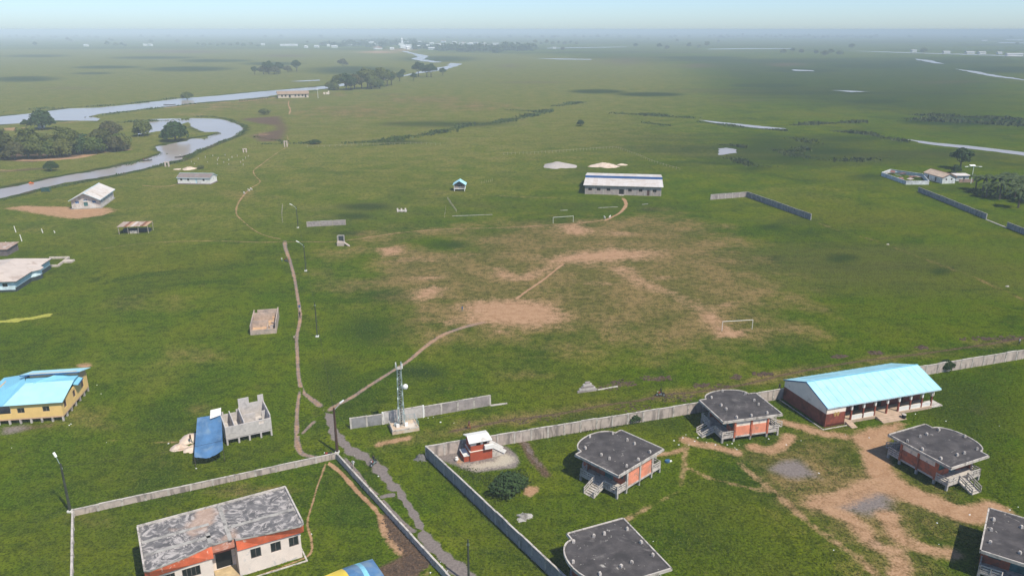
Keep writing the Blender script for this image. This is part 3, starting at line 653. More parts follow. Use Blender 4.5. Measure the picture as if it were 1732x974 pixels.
# ------------------------------------------------------------------ blue roofed school
def school():
    rz = .3124; t = thing('school_building', 'long school building with light blue gable roof and white veranda parapets', 'school', (54.67, 121.51, 0), rz)
    w, d, he, hr = 24.83, 12.21, 3.8, 6.08
    x1 = 4.1; wb = .15                                # closed room at the left end of the veranda
    zb = 2.55
    yv = 2.9; xr = w-1.2
    pl = MB().box(.1, .15, 0, xr-.1, d-.5, .5); pl.build('plinth', tanc, t)
    lo = MB(); lo.wall((0,wb), (x1,wb), .0, zb, .2); lo.wall((x1,wb), (x1,yv-.003), .0, zb, .2)
    lo.wall((xr,d-.35), (.2,d-.35), 0, zb, .2); lo.wall((xr,yv+.2), (xr,d-.55), .0, zb, .2)
    lo.wall((0,d-.35), (0,wb+.2), 0, zb, .2); lo.build('lower_wall', maroon, t)
    hi = MB(); z1 = he-.12
    hi.wall((.02,wb+.02), (x1-.02,wb+.02), zb+.003, z1, .18); hi.wall((x1-.02,wb+.2), (x1-.02,yv), zb+.003, z1, .18)
    hi.wall((xr-.02,d-.37), (.22,d-.37), zb+.003, z1, .16)
    for xx, s_ in ((.02, 1), (xr-.02, -1)):
        pts = [(wb+.02, zb+.003), (d-.35, zb+.003), (d-.35, z1), (d/2, hr-.18), (wb+.02, z1)]
        V = [(xx, p[0], p[1]) for p in pts] + [(xx+.16*s_, p[0], p[1]) for p in pts]
        hi.add(V, [(0,1,2,3,4), (9,8,7,6,5)] + [(i, 5+i, 5+(i+1) % 5, (i+1) % 5) for i in range(5)])
    hi.build('upper_wall', M('school_cream', (.88,.77,.66), var=.04, stain=(.7,.6,.5), amt=.2), t)
    ops = []; u0 = x1+.2
    vw = [(u, 2.2, 1.1, 1.5) for u in (2.0, 7.2, 12.2, 16.6)]
    vd = [(4.6, 1.2, 2.3, .503), (9.6, 1.2, 2.3, .503), (14.6, 1.2, 2.3, .503)]
    fw = MB(); fw.wall((u0,yv), (xr-.2,yv), .503, zb+.3, .2, openings(vw+vd)); fw.build('veranda_wall', maroon, t)
    fw2 = MB(); fw2.wall((u0,yv+.02), (xr-.2,yv+.02), zb+.303, z1+.6, .16); fw2.build('veranda_wall_top', cream, t)
    for u, ww, hh, z in vw: window(t, (u0+u, yv), (1,0), ww, hh, z, darkv, white, bars=3)
    for u, ww, hh, z in vd: doorleaf(t, (u0+u, yv), (1,0), ww-.02, hh-.02, z+.005, darkv)
    # breeze-block openwork above the windows
    for u in (2.0, 7.2, 12.2, 16.6):
        MB().box(u0+u-1.1, yv-.02, zb+.05, u0+u+1.1, yv-.003, zb+.45).build('vent_block', white, t)
    cols = [5.6, 8.2, 10.7, 13.4, 16.0, 18.6, 21.2, xr-.2]
    m0 = None
    for xx in cols:
        if m0 is None:
            o = MB().box(-.13,-.13,0,.13,.13,2.45).build('column', maroon, t); m0 = o.data
            c_ = MB().box(-.16,-.16,2.452,.16,.16,he-.2).build('capital', white, o); m1 = c_.data
        else: o = put('column', m0, t); put('capital', m1, o)
        o.location = (xx, .45, 0)
    for a, b in ((5.75, 8.05), (8.35, 10.5), (16.15, 18.45), (18.75, 21.05), (21.35, xr-.35)):
        if a == 8.35: continue
        MB().box(a, .36, .502, b, .5, 1.3).build('parapet', white, t)
    MB().box(8.35, .36, .502, 10.55, .5, 1.3).build('parapet', white, t)
    for k in range(4):
        MB().box(10.9, .147-.5*(k+1)+.0, .0, 16.0, .147-.5*k, .46-.115*k).build('step', tanc, t)
    for k in range(4):
        MB().box(4.3, .147-.45*(k+1), .0, 5.5, .147-.45*k, .46-.115*k).build('step', tanc, t)
    MB().box(-.9, -.55, 0, 4.2, -.4, .12).box(-.9,-.398,0,-.75,d,.12).build('drain_kerb', concL, t)
    MB().box(xr+.02, .3, 0, xr+2.6, 2.6, .18).build('side_apron', concL, t)
    # orange emblem blocks on the end room
    em = MB().box(1.75,wb-.03,1.9,2.05,wb,2.7).box(2.35,wb-.03,1.9,2.65,wb,2.7).box(1.5,wb-.034,2.3,2.9,wb-.002,2.45); em.build('wall_emblem', M('ochre_paint', (.45,.30,.10)), t)
    sheets(t, (0,0,he), (w,0,he), (w,d/2,hr), (0,d/2,hr), 16, roofblue)
    sheets(t, (w,d,he), (0,d,he), (0,d/2,hr), (w,d/2,hr), 16, roofblue)
    MB().box(0, d/2-.12, hr-.02, w, d/2+.12, hr+.06).build('ridge_cap', roofblueD, t)
    fa = MB().box(-.03, -.06, he-.22, w+.03, -.01, he-.01); fa.build('fascia', skyblue, t)
    for xx in (-.04, w-.0):
        MB().beam((xx,-.02,he-.1), (xx,d/2,hr-.1), .05, .16).beam((xx,d+.02,he-.1), (xx,d/2,hr-.1), .05, .16).build('barge_board', trimblue if xx < 0 else skyblue, t)
    return t
school()
b_ = thing('litter_bin', 'black litter bin beside the school steps', 'bin', G(1528, 708)); MB().tube((0,0,0), (0,0,.85), .3, .38, 12).build('drum', black, b_); MB().tube((0,0,.852), (0,0,.93), .4, .36, 12).build('rim', concD, b_)

# ------------------------------------------------------------------ walls
def bay_wall(name, label, p0, p1, h, bay, pm, cm, postm, thick=.16, group=None, skip=(), cope=True, postw=.3):
    p0 = Vector(p0); p1 = Vector(p1); rz, L_ = frame(p0, p1); n = max(1, round(L_/bay)); b = L_/n
    t = thing(name, label, 'wall', p0, rz, group); mp = mo = mc = None
    for i in range(n+1):
        if i not in skip or i-1 not in skip:
            if mo is None: o = MB().box(-postw/2,-postw/2,0,postw/2,postw/2,h+.08).build('post', postm, t); mo = o.data
            else: o = put('post', mo, t)
            o.location = (b*i, 0, 0); o.rotation_euler = (rng.normal(0,.008), rng.normal(0,.008), 0)
        if i == n or i in skip: continue
        if mp is None:
            o = MB().box(postw/2,-thick/2,0,b-postw/2,thick/2,h).build('panel', pm, t); mp = o.data
        else: o = put('panel', mp, t)
        o.location = (b*i, 0, 0); o.scale = (1,1,1+rng.normal(0,.018))
        if cope:
            if mc is None: c_ = MB().box(postw/2,-thick/2-.05,h+.002,b-postw/2,thick/2+.05,h+.09).build('coping', cm, o); mc = c_.data
            else: put('coping', mc, o)
    return t
K0 = G(721.4, 773.4)
bay_wall('boundary_wall', 'long pale panelled boundary wall running behind the pavilions to the right edge', K0, (108.2+32, 151.6+10.6, 0), 2.05, 3.0, plaster, concL, concL)
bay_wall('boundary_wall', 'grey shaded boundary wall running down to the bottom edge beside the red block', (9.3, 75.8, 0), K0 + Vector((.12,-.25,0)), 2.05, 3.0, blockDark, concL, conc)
bay_wall('low_wall', 'low stained compound wall running right from the leftmost lamp pole', (-62.6, 95.6, 0), (-28.6, 111.2, 0), 1.0, 3.1, plaster, concL, concL, group=None)
bay_wall('low_wall', 'low compound wall descending beside the gravel road to the bottom edge', (-28.2, 110.9, 0), (-4.6, 76.6, 0), 1.05, 3.1, concD, concL, concL)
bay_wall('low_wall', 'low compound wall running down the left side of the orange banded building', (-62.5, 95.2, 0), (-53.2, 77.5, 0), 1.0, 3.1, concD, concL, concL)
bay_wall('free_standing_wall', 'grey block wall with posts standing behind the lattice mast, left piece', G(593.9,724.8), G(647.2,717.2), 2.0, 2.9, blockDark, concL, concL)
bay_wall('free_standing_wall', 'whitewashed block wall piece directly behind the lattice mast', G(648.5,717), G(716.5,705), 2.25, 3.6, block, concL, white)
bay_wall('free_standing_wall', 'grey brown block wall right of the lattice mast', G(718,704.6), G(828.8,685.5), 2.0, 3.1, blockB, concL, concL)
bay_wall('free_standing_wall', 'short brown block wall alone in the grass above the small latrine', G(519.7,383.8), G(584.5,380.4), 1.8, 3.8, blockB, concL, woodL)
bay_wall('free_standing_wall', 'short lit brown wall of the corner right of the long hall', G(1202,338), G(1262.4,333.2), 2.1, 3.6, blockB, conc, concL)
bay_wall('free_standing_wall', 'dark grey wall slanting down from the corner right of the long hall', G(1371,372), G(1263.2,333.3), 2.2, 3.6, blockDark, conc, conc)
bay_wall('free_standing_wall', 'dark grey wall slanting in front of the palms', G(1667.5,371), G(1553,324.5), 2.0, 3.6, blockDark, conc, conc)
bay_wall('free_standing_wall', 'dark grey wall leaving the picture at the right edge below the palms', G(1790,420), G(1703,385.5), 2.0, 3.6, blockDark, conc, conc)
fd = thing('foundation_strip', 'pale low foundation between the two dark walls below the palms', 'foundation', (0,0,0))
MB().beam(G(1668,371.5,.1), G(1702.5,385.3,.1), .5, .25).build('footing', concL, fd)
fd2 = thing('foundation_strip', 'thin pale foundation line ending at the mast wall', 'foundation', (0,0,0))
MB().beam(G(830,685.6,.08), G(858,682,.08), .35, .2).build('footing', concL, fd2)
hw = thing('rubble_gable', 'small stepped gable of rough grey blocks above the mud track', 'ruin', G(993,662), .28)
for k in range(5):
    MB().box(-2.0+.38*k, -.2, .42*k, 2.0-.38*k, .1+.1*(k % 2), .42*(k+1)-.01).build('block_course', block if k % 2 else blockB, hw)
MB().beam((2.2,0,.06),(6.5,.4,.06),.35,.16).build('footing', concL, hw)

# ------------------------------------------------------------------ orange banded building, bottom left
def orange_building():
    t = thing('banded_building', 'pale building with flat lichen grey roof and worn orange red parapet band', 'building', (-37.63, 85.88, 0), .506)
    w, d, h = 19.03, 9.63, 5.4
    x0, x1, y0, y1 = -w/2, w/2, -d/2, d/2; xr = 1.1; xl = -1.9      # entrance recess between the wings
    zt = h-1.5
    fy = y0+.45
    # walls
    wins = [(2.2, 1.3, 1.4, 2.05), (4.7, 1.3, 1.4, 2.05), (7.0, 1.25, 1.4, 2.05)]; lw = [(1.9, 1.9, 1.4, 2.05), (4.7, 2.1, 1.4, 2.05)]
    for p, q, ops in (((xr,fy), (x1-.5,fy), openings(wins)), ((x1-.5,fy+.2), (x1-.5,y1-.4), ()), ((x1-.5,y1-.2), (x0+.4,y1-.2), ()), ((xr,fy+2.6), (xr,fy+.203), ()), ((x0+.4,y1-.4), (x0+.4,fy+.203), ()),
                      ((x0+.4,fy), (xl,fy), openings(lw)), ((xl,fy+.203), (xl,fy+2.6), ()), ((xl+.2,fy+2.6), (xr-.003,fy+2.6), [(.4, 2.4, .15, 2.5)])):
        MB().wall(p, q, 0, zt, .2, ops).build('wall', pinkcream, t)
    for u, ww, hh, z in wins: window(t, (xr+u, fy), (1,0), ww, hh, z, glass, winframe, bars=1)
    for u, ww, hh, z in lw: window(t, (x0+.4+u, fy), (1,0), ww, hh, z, glass, winframe, bars=3)
    doorleaf(t, (xl+.2+1.4, fy+2.6), (1,0), 1.98, 2.33, .16, darkv)
    MB().box(xl+.2, fy-.9, 0, xr-.02, fy+2.58, .14).build('entrance_floor', M('ochre_floor', (.52,.39,.22)), t)
    MB().box(x1-.3, fy-1.2, 0, x1-.1, y1+.4, .12).box(xr+.4, fy-1.2, 0, x1-.302, fy-1.0, .12).build('drain_kerb', concL, t)
    # roof slab, stepped eave outline and band
    outl = [(x0,y0-.1),(x0+.6,y0-.45),(xl-2.6,y0+.25),(xl-.2,y0+1.0),(xl+.25,y0+1.1),(xr-.1,y0+1.2),(xr,y0+.75),(xr+2.8,y0+.25),(x1-.5,y0-.35),(x1,y0),(x1,y1),(x0,y1)]
    s = MB().prism(outl, h-.28, h-.1).build('roof_slab', conc, t)
    MB().prism([(p[0]*.985, p[1]*.985) for p in outl], h-.102, h-.06).build('roof_covering', lichen, s)
    for a, b in (((x0+.3,.9),(x0+8.2,.9)), ((.7,-1.1),(x1-.3,-1.1)), ((x0+.3,-1.9),(x0+8.0,-1.9)), ((.55,-3.9),(.55,y1-.3)), ((-1.75,-3.6),(-1.75,-1))):
        MB().beam((*a,h-.055), (*b,h-.055), .5, .10).build('roof_joint', conc, s)
    for a, b in (((x0+.05,y1-.1),(x1-.05,y1-.1)), ((x1-.1,y0+.2),(x1-.1,y1-.25)), ((x0+.1,y0+.2),(x0+.1,y1-.25))):
        MB().beam((*a,h+.04), (*b,h+.04), .2, .26).build('parapet', concL, s)
    bz0 = zt-.02
    seq = [(x1-.05,y0+.02),(x1-.5,y0-.30),(xr+2.8,y0+.30),(xr+.02,y0+.8)]
    seq2 = [(xl+.2,y0+1.06),(xl-.2,y0+1.02),(xl-2.6,y0+.30),(x0+.6,y0-.40),(x0+.05,y0-.05)]
    for S in (seq, seq2):
        bn = MB()
        for a, b in zip(S, S[1:]):
            yw = fy-.14; bk_ = fy+.06
            bn.add([(a[0],min(a[1]+.5,yw),bz0),(b[0],min(b[1]+.5,yw),bz0),(b[0],b[1],h-.285),(a[0],a[1],h-.285),(a[0],max(bk_,a[1]+.3),bz0),(b[0],max(bk_,b[1]+.3),bz0),(b[0],max(bk_,b[1]+.3),h-.285),(a[0],max(bk_,a[1]+.3),h-.285)], [(0,1,2,3),(7,6,5,4),(0,4,5,1),(3,2,6,7),(1,5,6,2),(0,3,7,4)])
        bn.build('parapet_band', redband, t)
    MB().box(xl+.22, y0+1.22, bz0+.1, xr-.02, y0+1.4, h-.285).build('entrance_fascia', salmon, t)
    MB().box(xl+.2, fy+1.0, zt-.3, xr-.02, fy+2.55, zt-.05).build('entrance_ceiling', maroon, t)
    return t
orange_building()

# ------------------------------------------------------------------ red block
def red_block():
    p = G(786, 782.7); t = thing('latrine_block', 'small red raised latrine block with white roof and white stair', 'latrine', p, .36)
    bw, bd, bh = 4.7, 2.9, 1.7
    MB().box(.95, 0, 0, bw, bd, bh).build('base', redblk, t)
    MB().box(0, .25, 0, .947, 2.6, 1.0).build('side_tank', redblk, t); MB().box(-.06, .2, 1.002, .94, 2.66, 1.1).build('tank_cover', white, t)
    up = MB(); up.wall((1.1,.12), (4.2,.12), bh+.09, 3.4, .15, [(.95,1.65,bh+.9,3.12),(2.1,2.75,bh+.9,3.12)]); up.box(1.1,.274,bh+.09,1.25,2.6,3.4); up.box(4.05,.274,bh+.09,4.2,2.6,3.4); up.box(1.252,2.45,bh+.09,4.048,2.6,3.4)
    up.box(1.253,1.3,bh+.09,4.047,1.4,3.1)
    up.build('cabin_wall', redblk, t)
    MB().box(.9,-.06,bh+.002,bw+.02,bd-.2,bh+.088).build('floor_edge', cream, t)
    for a, b in ((1.08,2.02),(2.78,3.18),(3.88,4.24)):
        MB().box(a-.02, .09, 2.75, b, .117, 3.42).build('white_patch', cream, t)
    MB().slab([(.7,-.35,3.5),(4.6,-.35,3.5),(4.45,1.35,3.95),(.85,1.35,3.95)], .1).build('roof_slope', white, t)
    MB().slab([(.7,3.0,3.5),(.85,1.37,3.95),(4.45,1.37,3.95),(4.6,3.0,3.5)], .1).build('roof_slope', white, t)
    MB().box(3.3,-.5,bh+.3,bw+.1,.05,bh+.95).build('landing_parapet', white, t)
    st = MB()
    for i in range(6): st.box(bw+.02+.36*i, .2, 0, bw+.02+.36*(i+1), 1.4, bh-.28*(i+.4))
    so = st.build('stair', concL, t)
    MB().beam((bw-.1,.12,bh+.55),(bw+2.3,.12,.55),.14,.6).build('stair_wall', white, so); MB().beam((bw+.1,1.46,bh+.5),(bw+2.3,1.46,.5),.14,.5).build('stair_wall', white, so)
red_block()
jr = thing('water_jar', 'white round jar on the dirt beside the red latrine block', 'jar', G(772.5, 779)); MB().tube((0,0,0),(0,0,.3),.2,.34,10).tube((0,0,.3),(0,0,.55),.34,.2,10).tube((0,0,.55),(0,0,.66),.2,.24,10).build('body', white, jr)

# ------------------------------------------------------------------ lattice mast on its plinth
def mast():
    pl = thing('mast_plinth', 'beige raised concrete yard with railings at the foot of the mast', 'plinth', G(664, 735.5), .345)
    MB().box(0, 0, 0, 4.7, 3.4, .55).build('slab', M('beige_plaster', (.52,.40,.29), stain=(.6,.53,.45)), pl)
    MB().box(.0,.0,.552,.14,3.4,.95).box(.142,.0,.552,4.7,.14,.78).build('kerb', concL, pl)
    for a, b in (((4.62,.1),(4.62,3.3)), ((3.0,3.32),(4.6,3.32))):
        r = MB(); a = Vector((*a,.553)); b = Vector((*b,.553)); u = Vector((0,0,1))
        for hh in (.55, 1.1): r.beam(a+u*hh, b+u*hh, .05)
        for f_ in (0,.5,1): q = a+(b-a)*f_; r.beam(q, q+u*1.2, .07)
        r.build('railing', metal, pl)
    base = G(679.4, 718.5, .555); t = thing('lattice_mast', 'slender pale blue steel lattice mast with white dish', 'mast', base, .3)
    H_ = 10.8; hw_ = lambda z: .52-.2*z/H_
    c4 = [(-1,-1),(1,-1),(1,1),(-1,1)]
    for sx, sy in c4: MB().tube((sx*hw_(0),sy*hw_(0),0), (sx*hw_(H_),sy*hw_(H_),H_), .06, .05, 6).build('leg', metal, t)
    zs = np.linspace(0, H_, 13)
    for k, (za, zb_) in enumerate(zip(zs, zs[1:])):
        br = MB()
        for i in range(4):
            a = c4[i]; b = c4[(i+1) % 4]
            if k % 2: a, b = b, a
            br.beam((a[0]*hw_(za),a[1]*hw_(za),za), (b[0]*hw_(zb_),b[1]*hw_(zb_),zb_), .05); br.beam((c4[i][0]*hw_(zb_),c4[i][1]*hw_(zb_),zb_), (c4[(i+1)%4][0]*hw_(zb_),c4[(i+1)%4][1]*hw_(zb_),zb_), .05)
        br.build('bracing', metal, t)
    la = MB(); la.box(-.1,.02,.2,.1,.12,H_-.3); la.build('cable_run', wood, t)
    tp = MB().box(-.5,-.5,H_,.5,.5,H_+.06); tp.build('top_platform', concD, t)
    for k, (x, y) in enumerate(((-.5,-.4),(.5,-.4),(.45,.45),(-.45,.45))): MB().box(x-.09,y-.06,H_+.062,x+.09,y+.06,H_+.95).build('antenna_panel', white if k % 2 else metal, t)
    ds = MB(); n = 16; cx, cz = .95, 7.2; prev = None
    V = [(cx, -.3, cz)]; Fs = []
    for ring, (rr, dy) in enumerate(((.22,-.27),(.42,-.15),(.52,.0))):
        for i in range(n): a = 2*math.pi*i/n; V.append((cx+rr*math.cos(a)*.9, dy, cz+rr*math.sin(a)))
    for i in range(n): Fs.append((0, 1+i, 1+(i+1) % n))
    for ring in range(2):
        for i in range(n): Fs.append((1+ring*n+i, 1+(ring+1)*n+i, 1+(ring+1)*n+(i+1) % n, 1+ring*n+(i+1) % n))
    V2 = [(x, y-.04, z) for x, y, z in V]; nv = len(V); ds.add(V, Fs); ds.add(V2, [f[::-1] for f in Fs])
    dd = ds.build('dish', lamp_white, t); MB().beam((.4,0,cz),(cx,-.25,cz),.08).build('dish_arm', metal, dd)
    for (x, y, c_) in ((-1.0,.0,metal),(-.75,-.55,white),(.75,-.45,lamp_white)): MB().box(x-.28,y-.2,0,x+.28,y+.2,.55).build('equipment_box', c_, t)
    for sx in (-1, 1): MB().beam((sx*.5,.45,2.2),(sx*1.5-.2,.9,0),.05).build('stay', metal, t)
mast()

# ------------------------------------------------------------------ yellow house on stilts
def yellow_house():
    p0 = G(3.7, 719); p1 = G(109, 711.6); rz, L_ = frame(p0, p1); pb = G(151.5, 661)
    D_ = (pb-p1).length; ang = math.atan2(pb.y-p1.y, pb.x-p1.x)-rz
    t = thing('stilt_house', 'yellow house on stilts with light blue sheet roof', 'house', p1, rz)
    # local frame: x to the left is negative, y back (side wall runs at the measured angle)
    c, s = math.cos(ang), math.sin(ang); D_ = min(D_, 19)
    W = 13.5; fz = 1.1; wz = 3.85
    def q(u, v): return (u + c*v, s*v)
    st = None
    for u in [-1.75*i for i in range(8)]:
        if st is None: o = MB().box(-.15,-.15,0,.15,.15,fz-.25).build('stilt', concL, t); st = o.data
        else: o = put('stilt', st, t)
        o.location = (u-.16, .16, 0)
    for k in range(1, 7): put('stilt', st, t, (*[a+b for a, b in zip(q(-.2, D_*k/6-.05), (0,0))], 0))
    for k in range(1, 6):
        for u in (-4, -8): put('stilt', st, t, (*q(u, D_*k/6), 0))
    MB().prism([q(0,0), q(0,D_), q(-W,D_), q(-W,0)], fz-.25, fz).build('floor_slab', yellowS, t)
    a0, a1 = (-W,0), (0,0); uo = W
    fw = [(W-2.6, 1.15, .95, 2.1), (W-6.7, 1.2, .95, 2.1)]
    f = MB(); f.wall((-8.3,.0), (0,.0), fz+.003, wz, .18, [(8.3-(W-u)-w_/2, 8.3-(W-u)+w_/2, z, z+h_) for u, w_, h_, z in fw]); f.build('front_wall', yellow, t)
    for u, w_, h_, z in fw: window(t, (u-W, 0), (1,0), w_, h_, z, glass, winframe, bars=1)
    MB().box(-W, 0, fz+.003, -8.303, .18, fz+.95).build('porch_parapet', yellow, t); MB().box(-8.48,.183,fz+.003,-8.303,2.6,wz).build('porch_wall', cream, t)
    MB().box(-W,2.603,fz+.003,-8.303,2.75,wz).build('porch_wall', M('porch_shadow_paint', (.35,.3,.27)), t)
    sw = [(D_*.13, 1.1, 1.3, 2.0), (D_*.47, 1.1, 1.3, 2.0), (D_*.80, 1.1, 1.3, 2.0)]
    sd_ = MB(); sd_.wall(q(0,.0), q(0,D_), fz+.003, wz, .18, openings(sw)); sd_.build('side_wall', yellow, t)
    dv = Vector((c, s, 0))
    for u, w_, h_, z in sw: window(t, q(0,u), (c,s), w_, h_, z, M('maroon_shutter', (.06,.025,.022)), winframe, bars=1)
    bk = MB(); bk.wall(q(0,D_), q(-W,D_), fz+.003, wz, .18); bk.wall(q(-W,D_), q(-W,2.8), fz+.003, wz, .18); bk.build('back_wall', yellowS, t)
    # roofs
    e = .45; zr = wz+1.25; v1 = D_*.50
    A = Vector((*q(e,-e), wz+.02)); B_ = Vector((*q(-9.2,-e), wz+.02)); C_ = Vector((*q(-8.0,v1), zr)); Dd = Vector((*q(e*.5,v1), zr))
    n = 8
    for i in range(n):
        f0, f1 = i/n, (i+1)/n
        MB().slab([B_+(A-B_)*f0, B_+(A-B_)*f1, C_+(Dd-C_)*f1, C_+(Dd-C_)*f0], .06).build('roof_sheet', roofblue, t)
    Lh = Vector((*q(-W-1,-e), wz-.25)); Lb = Vector((*q(-W-1.2,D_+.5), wz-.2))
    MB().slab([Lh, B_+Vector((-.01,0,.0)), C_+Vector((-.01,0,0)), Vector((*q(-9.0,v1+2.2), zr+.1)), Vector((*q(-9.2,D_+.5), wz+.4)), Lb], .06).build('hip_roof', roofblueD, t)
    # clerestory wall and raised back roof
    zc = zr+.75
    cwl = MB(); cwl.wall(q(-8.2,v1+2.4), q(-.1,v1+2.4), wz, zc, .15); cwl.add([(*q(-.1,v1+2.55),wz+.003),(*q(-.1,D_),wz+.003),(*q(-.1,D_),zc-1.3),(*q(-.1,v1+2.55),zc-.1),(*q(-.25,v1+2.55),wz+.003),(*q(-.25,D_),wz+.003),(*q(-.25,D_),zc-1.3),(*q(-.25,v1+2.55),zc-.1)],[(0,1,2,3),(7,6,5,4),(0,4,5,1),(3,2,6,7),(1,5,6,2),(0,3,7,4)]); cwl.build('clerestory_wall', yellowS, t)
    a = Vector((*q(-9.6,v1+1.8), zc+.12)); b = Vector((*q(.7,v1+1.8), zc+.12)); c2 = Vector((*q(.7,D_+.7), zc-1.25)); d2 = Vector((*q(-9.6,D_+.7), zc-1.25))
    for i in range(8):
        f0, f1 = i/8, (i+1)/8
        MB().slab([a+(b-a)*f0, a+(b-a)*f1, d2+(c2-d2)*f1, d2+(c2-d2)*f0], .06).build('roof_sheet', roofblue, t)
    MB().beam(a+Vector((0,-.03,-.12)), b+Vector((0,-.03,-.12)), .05, .2).build('fascia', trimblue, t)
    MB().slab([Vector((*q(-8.1,v1-.05), zr-.03)), Vector((*q(.2,v1-.05), zr-.03)), Vector((*q(.2,v1+2.45), zr-.03)), Vector((*q(-8.9,v1+2.45), zr-.03))], .05).build('flat_roof', roofblueD, t)
    # small cross gable between the two roofs
    g0 = Vector((*q(-6.6,v1-.2), zr+.03)); g1 = Vector((*q(.9,v1-.2), wz+.35)); gr = Vector((*q(-3.0,v1+2.5), zr+.55)); g2 = Vector((*q(.9,v1+2.3), wz+.6))
    MB().slab([g0, g1, g2, gr], .06).build('cross_gable_roof', roofblueD, t)
    MB().beam(g1, g2, .06, .2).build('barge_board', trimblue, t)
    return t
yellow_house()
sh = thing('lean_to', 'grey shed with satellite dish peeping in at the left edge behind the yellow house', 'shed', G(-12, 678), .1)
MB().box(0,0,0,3.0,2.6,2.4).build('wall', conc, sh); MB().slab([(-.2,-.2,2.5),(3.3,-.2,2.5),(3.3,2.8,2.9),(-.2,2.8,2.9)], .06).build('roof', roofgrey, sh)
dsh = MB(); n = 12; V = [(3.5,-.6,2.55)] + [(3.5+.5*math.cos(2*math.pi*i/n), -.45+.1*math.sin(2*math.pi*i/n), 2.55+.45*math.sin(2*math.pi*i/n)) for i in range(n)]
dsh.add(V, [(0,1+i,1+(i+1)%n) for i in range(n)]); dsh.tube((3.5,-.5,0),(3.5,-.5,2.4),.04); dsh.build('dish', lamp_white, sh)

# ------------------------------------------------------------------ unfinished grey block house with blue tarpaulin
def grey_house():
    p0 = G(384, 753.4); p1 = G(461.4, 736); rz, W = frame(p0, p1)
    t = thing('unfinished_house', 'unfinished roofless grey block house on short stilts', 'house', p0, rz); fz = 1.2; D_ = 6.2; wz = 3.35
    st = None
    for u in (.15, W*.27, W*.5, W*.75, W-.15):
        for v in (.15, D_/2, D_-.15):
            if st is None: o = MB().box(-.14,-.14,0,.14,.14,fz-.22).build('stilt', block, t); st = o.data
            else: o = put('stilt', st, t)
            o.location = (u, v, 0)
    MB().box(0,0,fz-.22,W,D_,fz).build('floor_slab', block, t)
    f = MB(); f.wall((0,0), (W,0), fz+.003, wz, .18, [(W*.73, W*.84, wz-.75, wz-.25)]); f.build('front_wall', block, t)
    b = MB(); b.wall((W,D_), (W*.43,D_), fz+.003, 5.15, .18, [(W*.13,W*.33,4.0,5.16)]); b.build('back_wall', block, t)
    b2 = MB(); b2.wall((W*.43-.003,D_), (0,D_), fz+.003, 3.3, .18, [(.5,2.6,2.8,3.31),(3.2,4.6,2.9,3.31)]); b2.build('back_wall', block, t)
    r = MB(); r.wall((W,.183), (W,D_-.183), fz+.003, 3.9, .18, [(3.8,5.0,fz+1.2,3.0)]); r.build('side_wall', block, t)
    r = MB(); r.wall((0,D_-.183), (0,.183), fz+.003, 3.4, .18); r.build('side_wall', block, t)
    for u, h_ in ((W*.22, 3.35), (W*.43, 3.6)):
        MB().wall((u,.183), (u,D_-.183), fz+.003, h_, .15).build('partition', block, t)
    MB().wall((W*.43+.16,D_*.55), (W-.19,D_*.55), fz+.003, 3.3, .15, [(W*.28,W*.42,fz+.2,3.31)]).build('partition', block, t)
grey_house()
def tarp_shelter():
    t = thing('tarpaulin_shelter', 'sagging blue tarpaulin shelter propped beside the unfinished grey house', 'shelter', G(356, 776))
    o = Vector(t.location)
    fl, fr, bl, br = G(331,789)-o, G(380,779)-o, G(338,738)-o, G(378,727)-o
    fl.z, fr.z, bl.z, br.z = 1.9, 2.2, 3.6, 3.5
    nu, nv = 14, 14; V = []; rr = np.random.default_rng(3)
    for j in range(nv+1):
        for i in range(nu+1):
            u, v = i/nu, j/nv; p = (fl*(1-u)+fr*u)*(1-v)+(bl*(1-u)+br*u)*v
            p = p+Vector((0,0,-.45*math.sin(math.pi*u)*(1-v*.6)+.12*math.sin(7*u+3*v)*math.sin(5*v+1)+rr.normal(0,.03)))
            if j == 0: p += Vector((0,-.55*math.sin(math.pi*u),-.15))
            V.append(p)
    Fq = [(j*(nu+1)+i, j*(nu+1)+i+1, (j+1)*(nu+1)+i+1, (j+1)*(nu+1)+i) for j in range(nv) for i in range(nu)]
    mb = MB(); mb.add(V, Fq); mb.add([p-Vector((0,0,.02)) for p in V], [f[::-1] for f in Fq]); mb.build('tarpaulin', tarp, t, smooth=True)
    for a in (fl, fr, bl, br): MB().tube((a.x,a.y,0),(a.x,a.y,a.z),.06,.05,6).build('prop', wood, t)
    a, b = bl*.45+br*.55, br
    d_ = (fl-bl).normalized(); q = [a+d_*-.9, b+d_*-.9, b+d_*1.2, a+d_*1.6]; q = [p+Vector((0,0,.24)) for p in q]
    MB().slab(q, .05).build('white_board', white, t)
tarp_shelter()
def heap(name, label, cx, cy, rx, ry, h, m, cat='sand heap', n=22, rough=.12):
    c = G(cx, cy); rr = np.random.default_rng(int(cx*7+cy)); V = [(0,0,h)]; Fs = []; rings = 5
    for k in range(1, rings+1):
        f = k/rings
        for i in range(n):
            a = 2*math.pi*i/n; w = 1+rr.normal(0, rough*.6)+.12*math.sin(3*a+cx)
            V.append((rx*f*w*math.cos(a), ry*f*w*math.sin(a), 0.0 if k == rings else h*(1-f**1.3)*(1+rr.normal(0,rough))+.02))
    for i in range(n): Fs.append((0,1+i,1+(i+1)%n))
    for k in range(rings-1):
        for i in range(n): Fs.append((1+k*n+i,1+(k+1)*n+i,1+(k+1)*n+(i+1)%n,1+k*n+(i+1)%n))
    mb = MB(); mb.add(V, Fs); o = mb.build(name, m, None, smooth=True); o.location = c; return tag(o, label, cat)
heap('sand_heap', 'rounded tan sand heap behind the others by the blue tarpaulin', 322, 742, 1.9, 1.9, .75, sandP)
heap('sand_heap', 'pale sand heap farthest left by the blue tarpaulin', 303, 757, 1.5, 1.3, .6, sandP)
